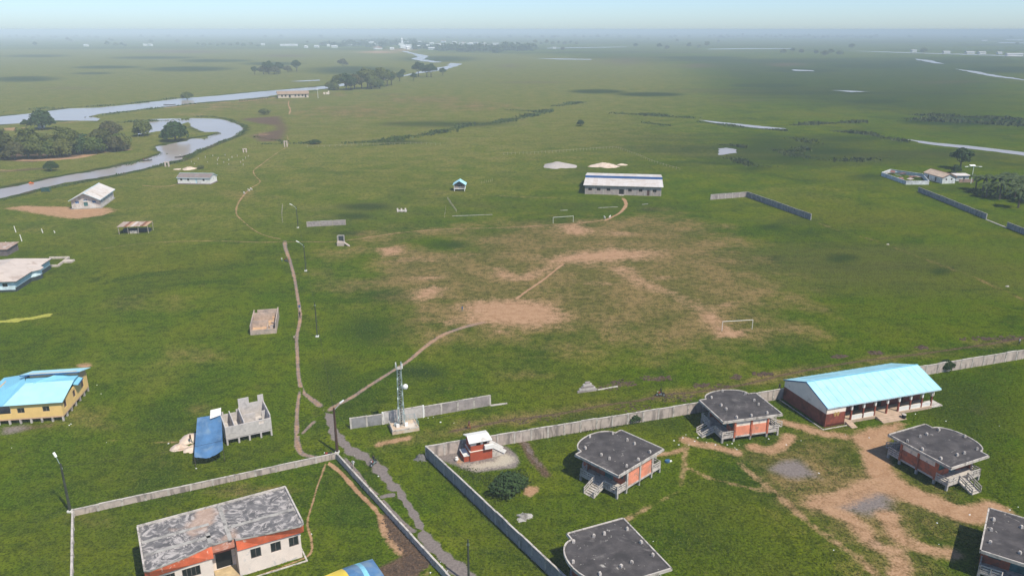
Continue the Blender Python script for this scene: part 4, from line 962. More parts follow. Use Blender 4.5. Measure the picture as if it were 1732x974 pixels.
heap('sand_heap', 'sand heap touching the edge of the blue tarpaulin', 324, 759, 1.1, 1.5, .6, sandP)
heap('sand_heap', 'broad grey sand heap behind the long hall', 945, 281, 8.4, 9.0, 2.0, sandG)
heap('sand_heap', 'broad white sand heap behind the long hall', 1022, 281, 7.6, 6.5, 1.6, sandP)
heap('sand_heap', 'small pale sand spill on the right flank of the white heap', 1052, 279, 2.6, 2.5, .6, sandP)
heap('sand_heap', 'pale sand heap behind the white walled house', 320, 286, 3.4, 3.6, 1.0, sandP)
heap('sand_heap', 'thin flat sand spill left of the heap behind the white house', 300, 286.5, 1.9, 2.0, .3, sandP)
heap('rubble_pile', 'small grey rubble pile in the grass below the dark bush', 887, 874, 1.1, .8, .35, conc, 'rubble', rough=.4)
heap('rubble_pile', 'small rubble pile against the outer corner of the grey wall', 713, 775, 1.0, .9, .6, M('dark_rubble', (.13,.125,.12), var=.4, scale=4), 'rubble', rough=.4)

# ------------------------------------------------------------------ roofless ruin
def ruin():
    p0 = G(423.7, 567); p1 = G(468, 563.5); rz, W = frame(p0, p1); D_ = 11.3; t = thing('roofless_ruin', 'roofless brown block shell beside the footpath', 'ruin', p0, rz)
    m = M('tan_block', (.46,.36,.29), var=.14, scale=1.3, stain=(.3,.25,.22))
    MB().box(.2,.2,0,W-.2,D_-.2,.12).build('floor', sand, t)
    MB().wall((0,0), (W,0), 0, 1.15, .2).build('wall', m, t)
    MB().wall((W,.203), (W,D_-.203), 0, 2.5, .2).build('wall', m, t); MB().wall((W,D_), (.8,D_), 0, 2.1, .2).build('wall', m, t)
    MB().wall((0,D_), (0,.203), 0, 2.2, .2).build('wall', m, t)
    MB().wall((W*.65,D_*.42), (.203,D_*.42), .12, 1.7, .2).build('partition', m, t); MB().wall((W-.203,D_*.78), (.203,D_*.78), .12, 2.2, .2, [(.3,1.2,.12,2.0)]).build('partition', m, t)
    MB().wall((W*.65+.003,.203), (W*.65+.003,D_*.42), .12, .9, .2).build('partition', m, t)
    for k in range(9):
        a = rng.random()*3; x = W*.68+.2+rng.random()*1.2; y = .6+rng.random()*6; s_ = .25+.3*rng.random()
        MB().box(-s_,-s_*.7,0,s_,s_*.7,s_*.7).build('fallen_block', blockB, t, loc=(x, y, .125)).rotation_euler = (.2*k, .1, a)
ruin()

# ------------------------------------------------------------------ gabled buildings
def gable(name, label, cat, loc, rz, w, d, he, hr, ridge_x, over, wallm, roofm, fwin, ddoor, n, winm=glass, framem=winframe, side=(), trim=None, plinth=None, overg=None, sidewin=None):
    "rectangular gabled building; ridge along local x if ridge_x"
    t = thing(name, label, cat, loc, rz); t_ = .2; o = over; og = over if overg is None else overg
    z0 = 0
    if plinth: MB().box(-.4,-.5,0,w+.4,d+.3,plinth[0]).build('plinth', plinth[1], t); z0 = plinth[0]+.003
    fo = openings(fwin)+openings([(u,w_,h_,z) for u,w_,h_,z,_ in ddoor])
    MB().wall((0,0), (w,0), z0, he, t_, fo).build('front_wall', wallm, t)
    MB().wall((w,t_+.002), (w,d-t_-.002), z0, he, t_, openings(side)).build('side_wall', wallm, t)
    MB().wall((w,d), (0,d), z0, he, t_).build('back_wall', wallm, t); MB().wall((0,d-t_-.002), (0,t_+.002), z0, he, t_, openings(side)).build('side_wall', wallm, t)
    for u,w_,h_,z in fwin: window(t, (u,0), (1,0), w_, h_, z, winm, framem)
    for u,w_,h_,z,m in ddoor: doorleaf(t, (u,0), (1,0), w_-.02, h_-.02, z+.01, m)
    for u,w_,h_,z in side:
        window(t, (w,t_+u), (0,1), w_, h_, z, sidewin or winm, framem); window(t, (0,d-t_-u), (0,-1), w_, h_, z, sidewin or winm, framem)
    dz = (hr-he)
    if ridge_x:
        for xx, s_ in ((.0, 1), (w, -1)):
            pts = [(0,he+.002),(d,he+.002),(d/2,hr-.08)]; V = [(xx,*p) for p in pts]+[(xx+.18*s_,*p) for p in pts]
            MB().add(V, [(0,1,2),(5,4,3),(0,3,4,1),(1,4,5,2),(2,5,3,0)]).build('gable_wall', wallm, t)
        ez = he-dz*o/(d/2)
        sheets(t, (-og,-o,ez), (w+og,-o,ez), (w+og,d/2,hr), (-og,d/2,hr), n, roofm); sheets(t, (w+og,d+o,ez), (-og,d+o,ez), (-og,d/2,hr), (w+og,d/2,hr), n, roofm)
        MB().box(-og, d/2-.15, hr-.03, w+og, d/2+.15, hr+.06).build('ridge_cap', trim or roofm, t)
        if trim:
            MB().box(-og, -o-.06, ez-.18, w+og, -o-.01, ez+.01).build('fascia', trim, t)
            for xx in (-og-.03, w+og+.03): MB().beam((xx,-o,ez-.08),(xx,d/2,hr-.08),.05,.18).beam((xx,d+o,ez-.08),(xx,d/2,hr-.08),.05,.18).build('barge_board', trim, t)
    else:
        for yy, s_ in ((.0, 1), (d, -1)):
            pts = [(0,he+.002),(w,he+.002),(w/2,hr-.08)]; V = [(p[0],yy,p[1]) for p in pts]+[(p[0],yy+.18*s_,p[1]) for p in pts]
            MB().add(V, [(0,1,2),(5,4,3),(0,3,4,1),(1,4,5,2),(2,5,3,0)]).build('gable_wall', wallm, t)
        ez = he-dz*o/(w/2)
        sheets(t, (w+o,-og,ez), (w+o,d+og,ez), (w/2,d+og,hr), (w/2,-og,hr), n, roofm); sheets(t, (-o,d+og,ez), (-o,-og,ez), (w/2,-og,hr), (w/2,d+og,hr), n, roofm)
        MB().box(w/2-.15, -og, hr-.03, w/2+.15, d+og, hr+.06).build('ridge_cap', trim or roofm, t)
        if trim:
            for yy in (-og-.03, d+og+.03): MB().beam((-o,yy,ez-.08),(w/2,yy,hr-.08),.05,.2).beam((w+o,yy,ez-.08),(w/2,yy,hr-.08),.05,.2).build('barge_board', trim, t)
            for xx in (-o-.04, w+o+.04): MB().beam((xx,-og,ez-.1),(xx,d+og,ez-.1),.05,.18).build('fascia', trim, t)
    return t
ch = gable('church_hall', 'white sheet roofed hall with blue shutters at the river bank', 'hall', (-170.09,295.73,0), .204, 10.26, 18.94, 3.76, 6.35, False, .55, M('stone_plaster', (.52,.46,.41), stain=(.62,.6,.58)), rooftin,
      [(2.1,1.35,1.0,2.1),(8.15,1.35,1.0,2.1),(5.1,1.5,.5,3.05)], [(5.1,1.5,1.55,1.0,teal)], 9, blueshut, skyblue, side=[(2.2,1.1,1.2,1.9),(5.4,1.1,1.2,1.9),(8.6,1.1,1.2,1.9),(12.4,1.1,1.2,1.9),(15.8,1.1,1.2,1.9)], trim=skyblue, plinth=(.3, conc), overg=1.2, sidewin=glass)
gable('white_house', 'low white walled house with grey roof near the river', 'house', (-150.23,347.58,0), -.073, 14.99, 7.05, 3.0, 4.4, True, .3, white, roofgrey,
      [(1.7,.95,1.0,1.5),(4.9,.95,1.0,1.5),(12.0,.95,1.0,1.5)], [(8.6,.8,2.1,.33,skyblue)], 10, glass, winframe, trim=skyblue, plinth=(.3, M('brown_plinth', (.16,.11,.1))))
# long hall: split-level low roof with a blue riser
def hall():
    t = thing('long_hall', 'long low block hall with pale striped sheet roof and blue ridge band', 'hall', (30.73,325.03,0), -.1484)
    w, d, he = 31.73, 28.6, 3.95
    fw = [(2.2,1.5,1.15,1.6),(5.8,1.5,1.15,1.6),(9.9,1.5,1.15,1.6),(18.8,1.5,1.15,1.6),(23.2,1.5,1.15,1.6),(29.0,1.5,1.15,1.6)]; dd_ = [(15.3,2.0,2.1,.35),(26.4,1.0,2.4,.1)]
    MB().wall((0,0), (w,0), 0, he, .2, openings(fw+dd_)).build('front_wall', block if False else M('mauve_block', (.40,.33,.295), var=.1, scale=1.2, stain=(.27,.235,.225)), t)
    MB().wall((w,.202), (w,d-.202), 0, he, .2).build('side_wall', blockB, t); MB().wall((0,d-.202), (0,.202), 0, he, .2).build('side_wall', blockB, t); MB().wall((w,d), (0,d), 0, he, .2).build('back_wall', blockB, t)
    for u,w_,h_,z in fw: window(t, (u,0), (1,0), w_, h_, z, darkv, winframe)
    doorleaf(t, (15.3,0), (1,0), 1.98, 2.08, .36, darkv); doorleaf(t, (26.4,0), (1,0), .98, 2.38, .11, M('brown_door', (.10,.05,.035)))
    pm = None
    for u in (.2,3.9,7.7,12.2,16.9,21.0,25.0,27.7,w-.2):
        if pm is None: o = MB().box(-.14,-.06,0,.14,-.002,he-.2).build('pilaster', concL, t); pm = o.data
        else: o = put('pilaster', pm, t)
        o.location = (u,0,0)
    hr = he+.45; o_ = .7
    sheets(t, (-o_,-o_,he-.02), (w+o_,-o_,he-.02), (w+o_,d/2,hr), (-o_,d/2,hr), 18, rooftin)
    MB().box(-o_, d/2+.02, hr-.1, w+o_, d/2+.18, hr+1.0).build('ridge_riser', trimblue, t)
    sheets(t, (w+o_,d+o_,he-.02), (-o_,d+o_,he-.02), (-o_,d/2+.2,hr+1.02), (w+o_,d/2+.2,hr+1.02), 18, rooftin)
    MB().box(14.2,-1.3,0,16.4,-.02,.2).build('threshold', concL, t)
hall()
gable('far_schoolhouse', 'far brown roofed schoolhouse with dark doorways beside the river', 'building', G(470.5,166.5), .33, 30, 13, 4.0, 6.4, True, .8, M('far_cream', (.55,.45,.36)), roofbrown,
      [(u,1.6,1.9,1.2) for u in (4,7.4,17,20.4,24)], [(11.5,1.8,2.7,.3,darkv),(27,1.6,2.7,.3,darkv)], 12, darkv, winframe, side=[(4,1.3,1.3,1.6)])
# blue hut on stilts
hb = G(768,323.6); ht = thing('stilt_hut', 'little blue roofed hut on stilts left of the long hall', 'hut', hb, .0)
W = 4.7
for x in (.15, W-.15):
    for y in (.15, 5.0): MB().box(x-.13,y-.13,0,x+.13,y+.13,.95).build('stilt', white, ht)
MB().box(-.1,-.1,.95,W+.1,5.2,1.15).build('floor', white, ht)
MB().wall((0,.9),(W,.9),1.153,2.9,.12,[(1.8,2.8,1.16,2.75)]).build('front_wall', M('brown_board', (.16,.11,.1)), ht); MB().box(0,1.03,1.153,.12,5.1,2.9).build('side_wall', skyblue, ht); MB().box(W-.12,1.03,1.153,W,5.1,2.9).build('side_wall', skyblue, ht); MB().box(.123,4.98,1.153,W-.123,5.1,2.9).build('back_wall', skyblue, ht)
for x in (.08, W-.08): MB().box(x-.08,-.02,1.153,x+.08,.14,2.85).build('veranda_post', white, ht)
MB().beam((.1,0,1.75),(W-.1,0,1.75),.06,.12).build('veranda_rail', white, ht)
MB().add([(0,.9,2.902),(W,.9,2.902),(W/2,.9,4.25),(0,1.02,2.902),(W,1.02,2.902),(W/2,1.02,4.25)],[(0,1,2),(5,4,3),(0,3,4,1),(1,4,5,2),(2,5,3,0)]).build('gable_wall', darkslate, ht)
MB().slab([(-.55,-.4,2.65),(W/2,-.4,4.45),(W/2,5.6,4.45),(-.55,5.6,2.65)],.06).build('roof_slope', roofblue, ht); MB().slab([(W/2,-.4,4.45),(W+.55,-.4,2.65),(W+.55,5.6,2.65),(W/2,5.6,4.45)],.06).build('roof_slope', roofblue, ht)
# small latrine with ramp
lt = thing('small_latrine', 'small grey roofless latrine with ramp beside the thin footpath', 'latrine', G(570,416.3), .05)
MB().box(0,0,0,2.2,2.4,1.2).build('base', M('latrine_plaster', (.45,.37,.32)), lt)
for b in ((0,.9,1.203,.15,2.4,3.0),(2.05,.9,1.203,2.2,2.4,3.0),(.153,2.25,1.203,2.047,2.4,3.1)): MB().box(*b).build('screen_wall', conc, lt)
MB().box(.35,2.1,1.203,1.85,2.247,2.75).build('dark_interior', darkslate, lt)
MB().slab([(2.25,.2,1.1),(4.1,-.6,.05),(4.1,.5,.05),(2.25,1.3,1.1)],.2).build('ramp', M('latrine_plaster', (.45,.37,.32)), lt)

# rusty open shack
sk = G(202,396.4); st_ = thing('rusty_shack', 'open shack with rusty striped sheet roof and pale posts', 'shack', sk, .12)
for k, (x, y, h_) in enumerate(((0,0,2.7),(2.9,.1,2.6),(6.2,.1,2.6),(9.4,.3,2.6),(.2,4.5,2.9),(9.6,4.6,2.9),(4.8,4.6,2.9))): MB().tube((x,y,0),(x+.1*(k%3-1),y,h_),.11,.1,6).build('post', woodL, st_)
A, B_ = Vector((-.4,-.5,2.65)), Vector((9.2,-.3,2.65))
for i in range(9):
    f0, f1 = i/9, (i+1)/9; lift = Vector((0,0,.06*rng.random()))
    MB().slab([A+(B_-A)*f0+lift, A+(B_-A)*f1+lift, A+(B_-A)*f1+Vector((.5,5.4,.5))+lift, A+(B_-A)*f0+Vector((.5,5.4,.5))+lift], .04).build('roof_sheet', [roofrust, M('deep_rust_sheet', (.20,.085,.05), var=.3), M('bleached_sheet', (.52,.45,.41), var=.15), roofrust, M('tan_rust_sheet', (.42,.27,.17), var=.2)][(i*3) % 5], st_)
MB().box(.4,2.8,0,9.2,4.4,1.1).build('counter', darkslate, st_); MB().box(3.2,.6,.0,5.6,1.6,.95).build('table', concL, st_); MB().beam((9.3,.3,2.5),(10.6,4,2.9),.1).build('loose_rafter', wood, st_)

# pale blue house at the left edge
def blue_house():
    p1 = G(28.7,493); pb = G(86.2,454.5); rz, D_ = frame(p1, pb); t = thing('pale_blue_house', 'pale blue house with broad beige sheet roof at the left edge', 'house', p1, rz)
    # local: x along the long right-hand wall (away), y to the left = into the house
    Wd = 14.5; he = 2.95; zp = 1.15
    b = D_*.42, D_*.66                                   # bay
    lo = MB(); lo.wall((0,0), (b[0],0), 0, zp, .2); lo.wall((b[1],0), (D_,0), 0, zp, .2)
    bay = [(b[0],0),(b[0]+.9,-.9),(b[0]+2.3,-1.5),(b[1]-1.6,-1.5),(b[1]-.4,-.8),(b[1],0)]
    for p, q in zip(bay, bay[1:]): lo.wall(p, q, 0, zp, .2)
    lo.wall((0,Wd), (0,.2), 0, .55, .2); lo.build('dark_dado', darkslate, t)
    MB().wall((0,0.02), (b[0],.02), zp+.003, he, .18).build('wall', skyblue, t)
    up = MB(); up.wall((b[1],.02), (D_,.02), zp+.003, he, .18)
    up.wall((D_-.02,.2), (D_-.02,Wd), 0, he, .18); up.build('wall', skyblue, t)
    by = MB()
    for p, q in zip(bay, bay[1:]): by.wall((p[0],p[1]+.02), (q[0],q[1]+.02), zp+.003, he-.1, .16)
    by.build('bay_wall', M('bright_blue_white', (.66,.80,.84)), t)
    fr_ = MB(); ops = [(Wd-3.3,Wd-2.0,1.4,2.35),(Wd-6.6,Wd-5.2,1.4,2.35),(Wd-10,Wd-8.6,1.4,2.35)]
    fr_.wall((.02,Wd), (.02,.203), .553, he, .18, ops); fr_.build('front_wall', M('bright_blue_white', (.66,.80,.84)), t)
    for o in ops: window(t, (.02, Wd-(o[0]+o[1])/2), (0,-1), o[1]-o[0], o[3]-o[2], o[2], glass, winframe)
    e = .55; zr = 4.6
    A = Vector((-e,-e,he)); B_ = Vector((D_+e,-e,he)); r0 = Vector((5.2,Wd*.5,zr)); r1 = Vector((D_-4.2,Wd*.5,zr)); C_ = Vector((-e,Wd+e,he)); Dd = Vector((D_+e,Wd+e,he))
    n = 9
    for i in range(n):
        f0, f1 = i/n, (i+1)/n; MB().slab([A+(B_-A)*f0, A+(B_-A)*f1, r0+(r1-r0)*f1, r0+(r1-r0)*f0], .06).build('roof_sheet', rooftan, t)
    MB().slab([Vector((b[0]-.4,-e+.01,he)), Vector((b[0]+1.6,-2.1,he-.05)), Vector((b[1]-1.4,-2.1,he-.05)), Vector((b[1]+.4,-e+.01,he)), Vector((b[1]-2,1.6,he+.6)), Vector((b[0]+2,1.6,he+.6))], .06).build('bay_roof', rooftan, t)
    for i in range(5):
        f0, f1 = i/5, (i+1)/5; MB().slab([C_+(A-C_)*f0, C_+(A-C_)*f1, r0, ] if i == 4 or True else [], .06).build('hip_sheet', rooftan, t)
    MB().slab([Dd, C_, r0, r1], .06).build('back_slope', rooftan, t); MB().slab([B_, Dd, r1], .06).build('hip_sheet', rooftan, t)
    MB().beam(A+Vector((0,-.03,-.1)), B_+Vector((0,-.03,-.1)), .05, .2).beam(C_+Vector((-.03,0,-.1)), A+Vector((-.03,0,-.1)), .05, .2).build('fascia', darkslate, t)
blue_house()
fn = thing('foundation_walls', 'low pale foundation walls outlining a small yard beside the pale blue house', 'foundation', (0,0,0))
P_ = [G(84,437.7),G(117,437),G(98.5,451),G(84,451.5)]
for a, b in zip(P_, P_[1:]): MB().beam(a+Vector((0,0,.3)), b+Vector((0,0,.3)), .45, .6).build('footing', M('beige_block', (.50,.43,.36)), fn)
MB().beam(P_[2]*.45+P_[1]*.55+Vector((0,0,.25)), G(124,443)+Vector((0,0,.25)), 2.2, .5).build('footing', M('beige_block', (.50,.43,.36)), fn)
bk = thing('side_roof', 'dark walled outbuilding with rust streaked roof behind the pale blue house', 'shed', G(-34,434), .1)
MB().box(0,0,0,8,7,2.0).build('wall', M('mauve_brown', (.16,.13,.13)), bk); MB().slab([(-.3,-.3,2.1),(8.4,-.3,2.1),(8.4,7.4,2.5),(-.3,7.4,2.5)],.06).build('roof', roofrust, bk)

# ------------------------------------------------------------------ compound on the far right
q0 = G(1593,311); q1 = G(1616.6,311); rz, Wg = frame(q0, q1)
gable('compound_house', 'whitewashed house with beige roof and two gable windows near the palms', 'house', q0, rz+.12, Wg, 13.5, 3.0, 4.5, False, .35, M('worn_whitewash', (.60,.62,.62), stain=(.42,.43,.43), amt=.4), M('tan_sheet', (.52,.40,.30), tint=.2),
      [(1.9,.8,.8,1.5),(Wg-1.9,.8,.8,1.5)], [], 7, darkv, winframe, side=[(3,1.0,1.9,.3),(8.5,1.0,1.9,.3)], trim=M('rust_trim', (.3,.13,.09)))
rb = thing('roofless_block', 'roofless stained compound strewn with rusty sheets left of the beige roofed house', 'ruin', (0,0,0))
cr = [G(1490,297.5), G(1532,312.5), G(1571,312.5), G(1560,300), G(1505,292)]
for a, b in zip(cr, cr[1:]+cr[:1]): MB().wall(a, b, 0, 1.7, .25).build('wall', M('worn_whitewash', (.6,.62,.62)), rb)
for k in range(11):
    f = rng.random(); g = .15+.7*rng.random(); p = (cr[0]*(1-f)+cr[1]*f)*(1-g)+(cr[4]*(1-f)+cr[3]*f)*g
    MB().slab([(-1.6,-1.0,0),(1.6,-1.0,.1),(1.6,1.0,.25),(-1.6,1.0,.1)],.04).build('loose_sheet', [roofrust, M('red_rust', (.22,.10,.08)), metal][k % 3], rb, loc=(p.x,p.y,.6+.9*rng.random())).rotation_euler = (rng.normal(0,.12), rng.normal(0,.12), rng.random()*3)
sm = thing('annex', 'small white annex behind the beige roofed house', 'shed', G(1622,309), .05)
MB().box(0,0,0,7.0,.25,1.5).build('yard_wall', M('brown_mud_wall', (.30,.2,.16)), sm); MB().wall((.6,3.2),(6.4,3.2),0,2.6,.2,[(3.0,4.0,.2,2.0)]).build('wall', M('worn_whitewash', (.6,.62,.62)), sm)
MB().box(.6,3.402,0,.8,7,2.6).build('side_wall', M('worn_whitewash', (.6,.62,.62)), sm); MB().box(6.2,3.402,0,6.4,7,2.6).build('side_wall', M('worn_whitewash', (.6,.62,.62)), sm); MB().slab([(0,2.6,2.65),(7,2.6,2.65),(7,7.4,3.0),(0,7.4,3.0)],.06).build('roof', rooftin, sm)
# ------------------------------------------------------------------ lamp poles
def pole(label, base, h, arm, mat, r=.13, foot=True, lamp=True):
    t = thing('lamp_pole', label, 'lamp pole', base, 0, 'timber lamp poles along the paths')
    MB().tube((0,0,0), (0,0,h), r*1.25, r*.8, 8).build('post', mat, t)
    if foot: MB().box(-.32,-.32,0,.32,.32,.28).build('footing', white, t)
    if lamp:
        a = Vector(arm); MB().tube((0,0,h-.5), (a.x*.75,a.y*.75,h+a.z*.75), .045, .04, 6).build('arm', metal, t)
        d = a.normalized(); MB().beam(Vector((0,0,h))+a*.72, Vector((0,0,h))+a*1.2, .3, .14).build('lamp_head', lamp_white, t)
    MB().box(-.14,-.05,h-.9,.14,.05,h-.6).build('bracket', metal, t)
    return t
pole('dark lamp pole at the far left corner of the low compound wall', G(119,865), 7.9, (-.75,.3,1.3), polec, .17)
pole('thick brown lamp pole at the corner of the low wall beside the gravel road', G(570.5,765.5), 8.2, (1.3,.5,.9), polebrown, .2)
pole('bare dark pole standing right of the footpath below the mast line', G(536.8,569.5), 8.3, (0,0,0), polec, .11, lamp=False)
pole('dark lamp pole with arm to the left beside the footpath bend', G(517.3,458.5), 8.0, (-1.7,0,.8), polec, .11)
pole('farthest dark lamp pole left of the short brown wall', G(504,385.5), 7.6, (-1.8,0,.8), polec, .11)
pole('dark pole beside the gravel road cut by the bottom edge', G(793,987), 6.6, (0,0,0), polec, .13, lamp=False)
def far_lamp(label, base, h, s=1.0):
    t = thing('solar_lamp_post', label, 'lamp post', base); m = M('white_post', (.72,.75,.72))
    MB().tube((0,0,0),(0,0,h),.16,.11,8).build('post', m, t); MB().beam((-3.4*s,0,h-.2),(3.0*s,0,h-.2),.1).build('cross_arm', m, t)
    MB().slab([(-1.9*s,-.6,h+.1),(.6*s,-.6,h+.1),(.6*s,.6,h+.5),(-1.9*s,.6,h+.5)],.06).build('solar_panel', lamp_white, t)
    for x in (-3.4*s, 3.0*s): MB().box(x-.6,-.2,h-.4,x+.6,.2,h-.22).build('lamp_head', lamp_white, t)
    return t
far_lamp('white solar lamp post with cross arm beside the palms', G(1642,310.5), 7.9)
far_lamp('white lamp post right of the far brown roofed schoolhouse', G(538,166.5), 8.5, .3)

# ------------------------------------------------------------------ football goals
def goal(label, a, b, h):
    rz, w = frame(a, b); t = thing('football_goal', label, 'goal', a, rz, 'white football goals'); m = M('goal_white', (.78,.77,.74), var=.03)
    for x in (0, w): MB().tube((x,0,0),(x,0,h),.055,n=8).build('post', m, t)
    MB().tube((0,0,h),(w,0,h),.055,n=8).build('crossbar', m, t); return t
goal('near white football goal with worn dirt before it', G(1221,559.5), G(1272,556.5), 2.3)
goal('far white football goal below the long hall', G(935.5,378), G(969.5,375.5), 2.2)

# ------------------------------------------------------------------ people, animals, motorbikes
def skinned(name, verts, edges, radii, root=0, sub=1):
    me = bpy.data.meshes.new(name); me.from_pydata(verts, edges, []); o = bpy.data.objects.new(name, me); col.objects.link(o)
    o.modifiers.new('s', 'SKIN'); sv = me.skin_vertices[0].data
    for i, r in enumerate(radii): sv[i].radius = (r, r) if isinstance(r, (int,float)) else r
    for i in range(len(verts)): sv[i].use_root = (i == root)
    sb = o.modifiers.new('u', 'SUBSURF'); sb.levels = sub; sb.render_levels = sub
    dg = bpy.context.evaluated_depsgraph_get(); res = bpy.data.meshes.new_from_object(o.evaluated_get(dg)); bpy.data.objects.remove(o)
    return res
def person_mesh(walk=1.0):
    s = .16*walk
    v = [(0,0,.95),(0,.0,1.15),(0,.0,1.38),(0,.01,1.48),(0,.02,1.56),(0,.03,1.66),
         (-.19,0,1.40),(-.25,-s*.7,1.15),(-.25,-s*1.2+.06,.92),(-.25,-s*1.3+.1,.83),
         (.19,0,1.40),(.25,s*.7,1.15),(.25,s*1.0+.1,.92),(.25,s*1.1+.14,.83),
         (-.10,0,.90),(-.11,s*1.0+.02,.50),(-.11,s*1.5-.04,.09),(-.11,s*1.5+.12,.04),
         (.10,0,.90),(.11,-s*.6+.03,.50),(.11,-s*1.9,.10),(.11,-s*1.9+.15,.04)]
    e = [(0,1),(1,2),(2,3),(3,4),(4,5),(2,6),(6,7),(7,8),(8,9),(2,10),(10,11),(11,12),(12,13),(0,14),(14,15),(15,16),(16,17),(0,18),(18,19),(19,20),(20,21)]
    r = [(.15,.11),(.14,.10),(.17,.11),(.06,.06),(.085,.095),(.08,.09),.065,.05,.04,.035,.065,.05,.04,.035,.09,.065,.045,.035,.09,.065,.045,.035]
    return skinned('person', v, e, r)
PM = person_mesh(1.0)
skin = M('dark_skin', (.09,.05,.03), var=.1); hair = M('black_hair', (.012,.011,.010))
def person(label, p, rz, shirt, trous, h=1.72, group=None):
    me = PM.copy(); me.name = 'person'
    for m in (skin, shirt, trous, hair): me.materials.append(m)
    for f in me.polygons:
        c = f.center; z = c.z
        f.material_index = 3 if (z > 1.66 or (z > 1.57 and c.y < -.02)) else 0 if z > 1.47 or (abs(c.x) > .2 and z < 1.2) or z < .08 else 1 if z > .93 else 2
        f.use_smooth = True
    o = put('person', me, None, p, (0,0,rz), h/1.72); return tag(o, label, 'person', group)
def cloth(n, c): return M('cloth_'+n, c, var=.12, scale=6)
cW, cK, cR, cB, cG, cO, cN, cT = cloth('white',(.62,.6,.56)), cloth('black',(.025,.025,.03)), cloth('red',(.28,.04,.03)), cloth('blue',(.05,.10,.22)), cloth('green',(.03,.12,.10)), cloth('orange',(.5,.18,.08)), cloth('brown',(.12,.06,.045)), cloth('tan',(.42,.36,.28))
person('person in pale clothes walking beside the low wall', G(598,792.5), 2.6, cW, cT)
person('person in white shirt and dark trousers walking on the footpath, the farther of two', G(507,526), .1, cB, cW, 1.75)
person('person in dark clothes walking on the footpath, the nearer of two', G(507.5,537.5), 0, cK, cK)
person('small person in pale top at the footpath edge below the two walkers', G(498,576), .5, cT, cN, 1.3)
person('person in reddish brown wrap walking toward the mud track left of the red block', G(793.5,725), .8, cN, cR)
person('person working at the sand heaps by the blue tarpaulin', G(323,749), 1.2, cN, cG)
person('person in black with white cap standing at the wall end left of the school', G(1318,661), .3, cK, cK)
person('person in dark clothes walking on the mud track near the right edge', G(1723,583.5), 1.2, cW, cK)
person('person in pale top standing left of the parked motorbike on the footpath', G(477,443), .5, cW, cG, 1.4)
person('person in orange top seated group side right of the parked motorbike', G(488.5,444), 2.0, cO, cN, 1.5)
person('person standing alone on the edge of the bare pitch patch', G(782,527), .4, cB, cG, 1.5)
def motorbike(label, p, rz):
    t = thing('motorbike', label, 'motorbike', p, rz)
    for y in (-.62, .62):
        w = MB(); n = 14
        for i in range(n):
            a, b = 2*math.pi*i/n, 2*math.pi*(i+1)/n
            w.beam((0,y+.27*math.cos(a),.31+.27*math.sin(a)),(0,y+.27*math.cos(b),.31+.27*math.sin(b)),.09,.08)
        wo = w.build('wheel', black, t); MB().tube((-.05,y,.31),(.05,y,.31),.17,n=10).build('rim', metal, wo)
    MB().beam((0,-.6,.36),(0,.1,.55),.12,.1).beam((0,.1,.55),(0,.45,.75),.12,.1).beam((0,.62,.33),(0,.42,1.0),.07).build('frame', black, t)
    MB().box(-.14,-.25,.38,.14,.22,.62).build('engine', metal, t); MB().box(-.13,.02,.68,.13,.45,.90).build('tank', cR, t); MB().box(-.14,-.72,.74,.14,.0,.84).build('seat', black, t)
    MB().beam((-.36,.38,1.05),(.36,.38,1.05),.05).build('handlebar', black, t); MB().tube((0,.46,.92),(0,.58,.92),.09,n=8).build('headlamp', lamp_white, t); return t
motorbike('dark motorbike ridden along the gravel road beside the low wall', G(632,786.5), 2.7)
person('rider in dark shirt on the gravel road beside the low wall', G(632.3,786.2)+Vector((0,0,.12)), 2.7, cK, cG, 1.75)
motorbike('dark motorbike parked against the end of the low wall beneath the brown pole', G(555,773), 1.9)
motorbike('dark motorbike on the mud track behind the pavilions', G(1117,670), 1.4)
person('rider in black on the mud track behind the pavilions', G(1117.3,669.7)+Vector((0,0,.15)), 1.4, cK, cK, 1.75)
motorbike('dark motorbike parked on the grass by the upper footpath', G(484,443), .8)
def goat_mesh():
    v = [(0,0,.55),(0,.22,.57),(0,.42,.60),(0,.55,.75),(0,.70,.80),(0,-.25,.56),(0,-.38,.62),(-.1,.36,.3),(-.1,.36,.02),(.1,.36,.3),(.1,.36,.02),(-.1,-.24,.32),(-.1,-.30,.16),(-.1,-.27,.02),(.1,-.24,.32),(.1,-.30,.16),(.1,-.27,.02)]
    e = [(0,1),(1,2),(2,3),(3,4),(0,5),(5,6),(2,7),(7,8),(2,9),(9,10),(5,11),(11,12),(12,13),(5,14),(14,15),(15,16)]
    return skinned('goat', v, e, [.15,.15,.14,.08,.05,.14,.03,.05,.03,.05,.03,.06,.035,.03,.06,.035,.03])
GM = goat_mesh(); gw = M('goat_white', (.66,.62,.55), var=.15, scale=5); GM.materials.append(gw)
for f in GM.polygons: f.use_smooth = True
for k, (x, y, rz, lab) in enumerate([(1023,370.5,.3,'white goat left of its companion at the edge of the pitch'), (1031,369.5,-.6,'white goat nearest the hall footpath at the edge of the pitch'),
    (421.5,324,1.0,'pale goat in front of the pair on the winding footpath'), (425.5,322,.9,'pale goat behind its companion on the winding footpath'), (413.5,328.5,.8,'small pale goat trailing alone on the winding footpath')]):
    tag(put('goat', GM, None, G(x,y), (0,0,rz), 1.35), lab, 'goat', 'goats loose on the grass')

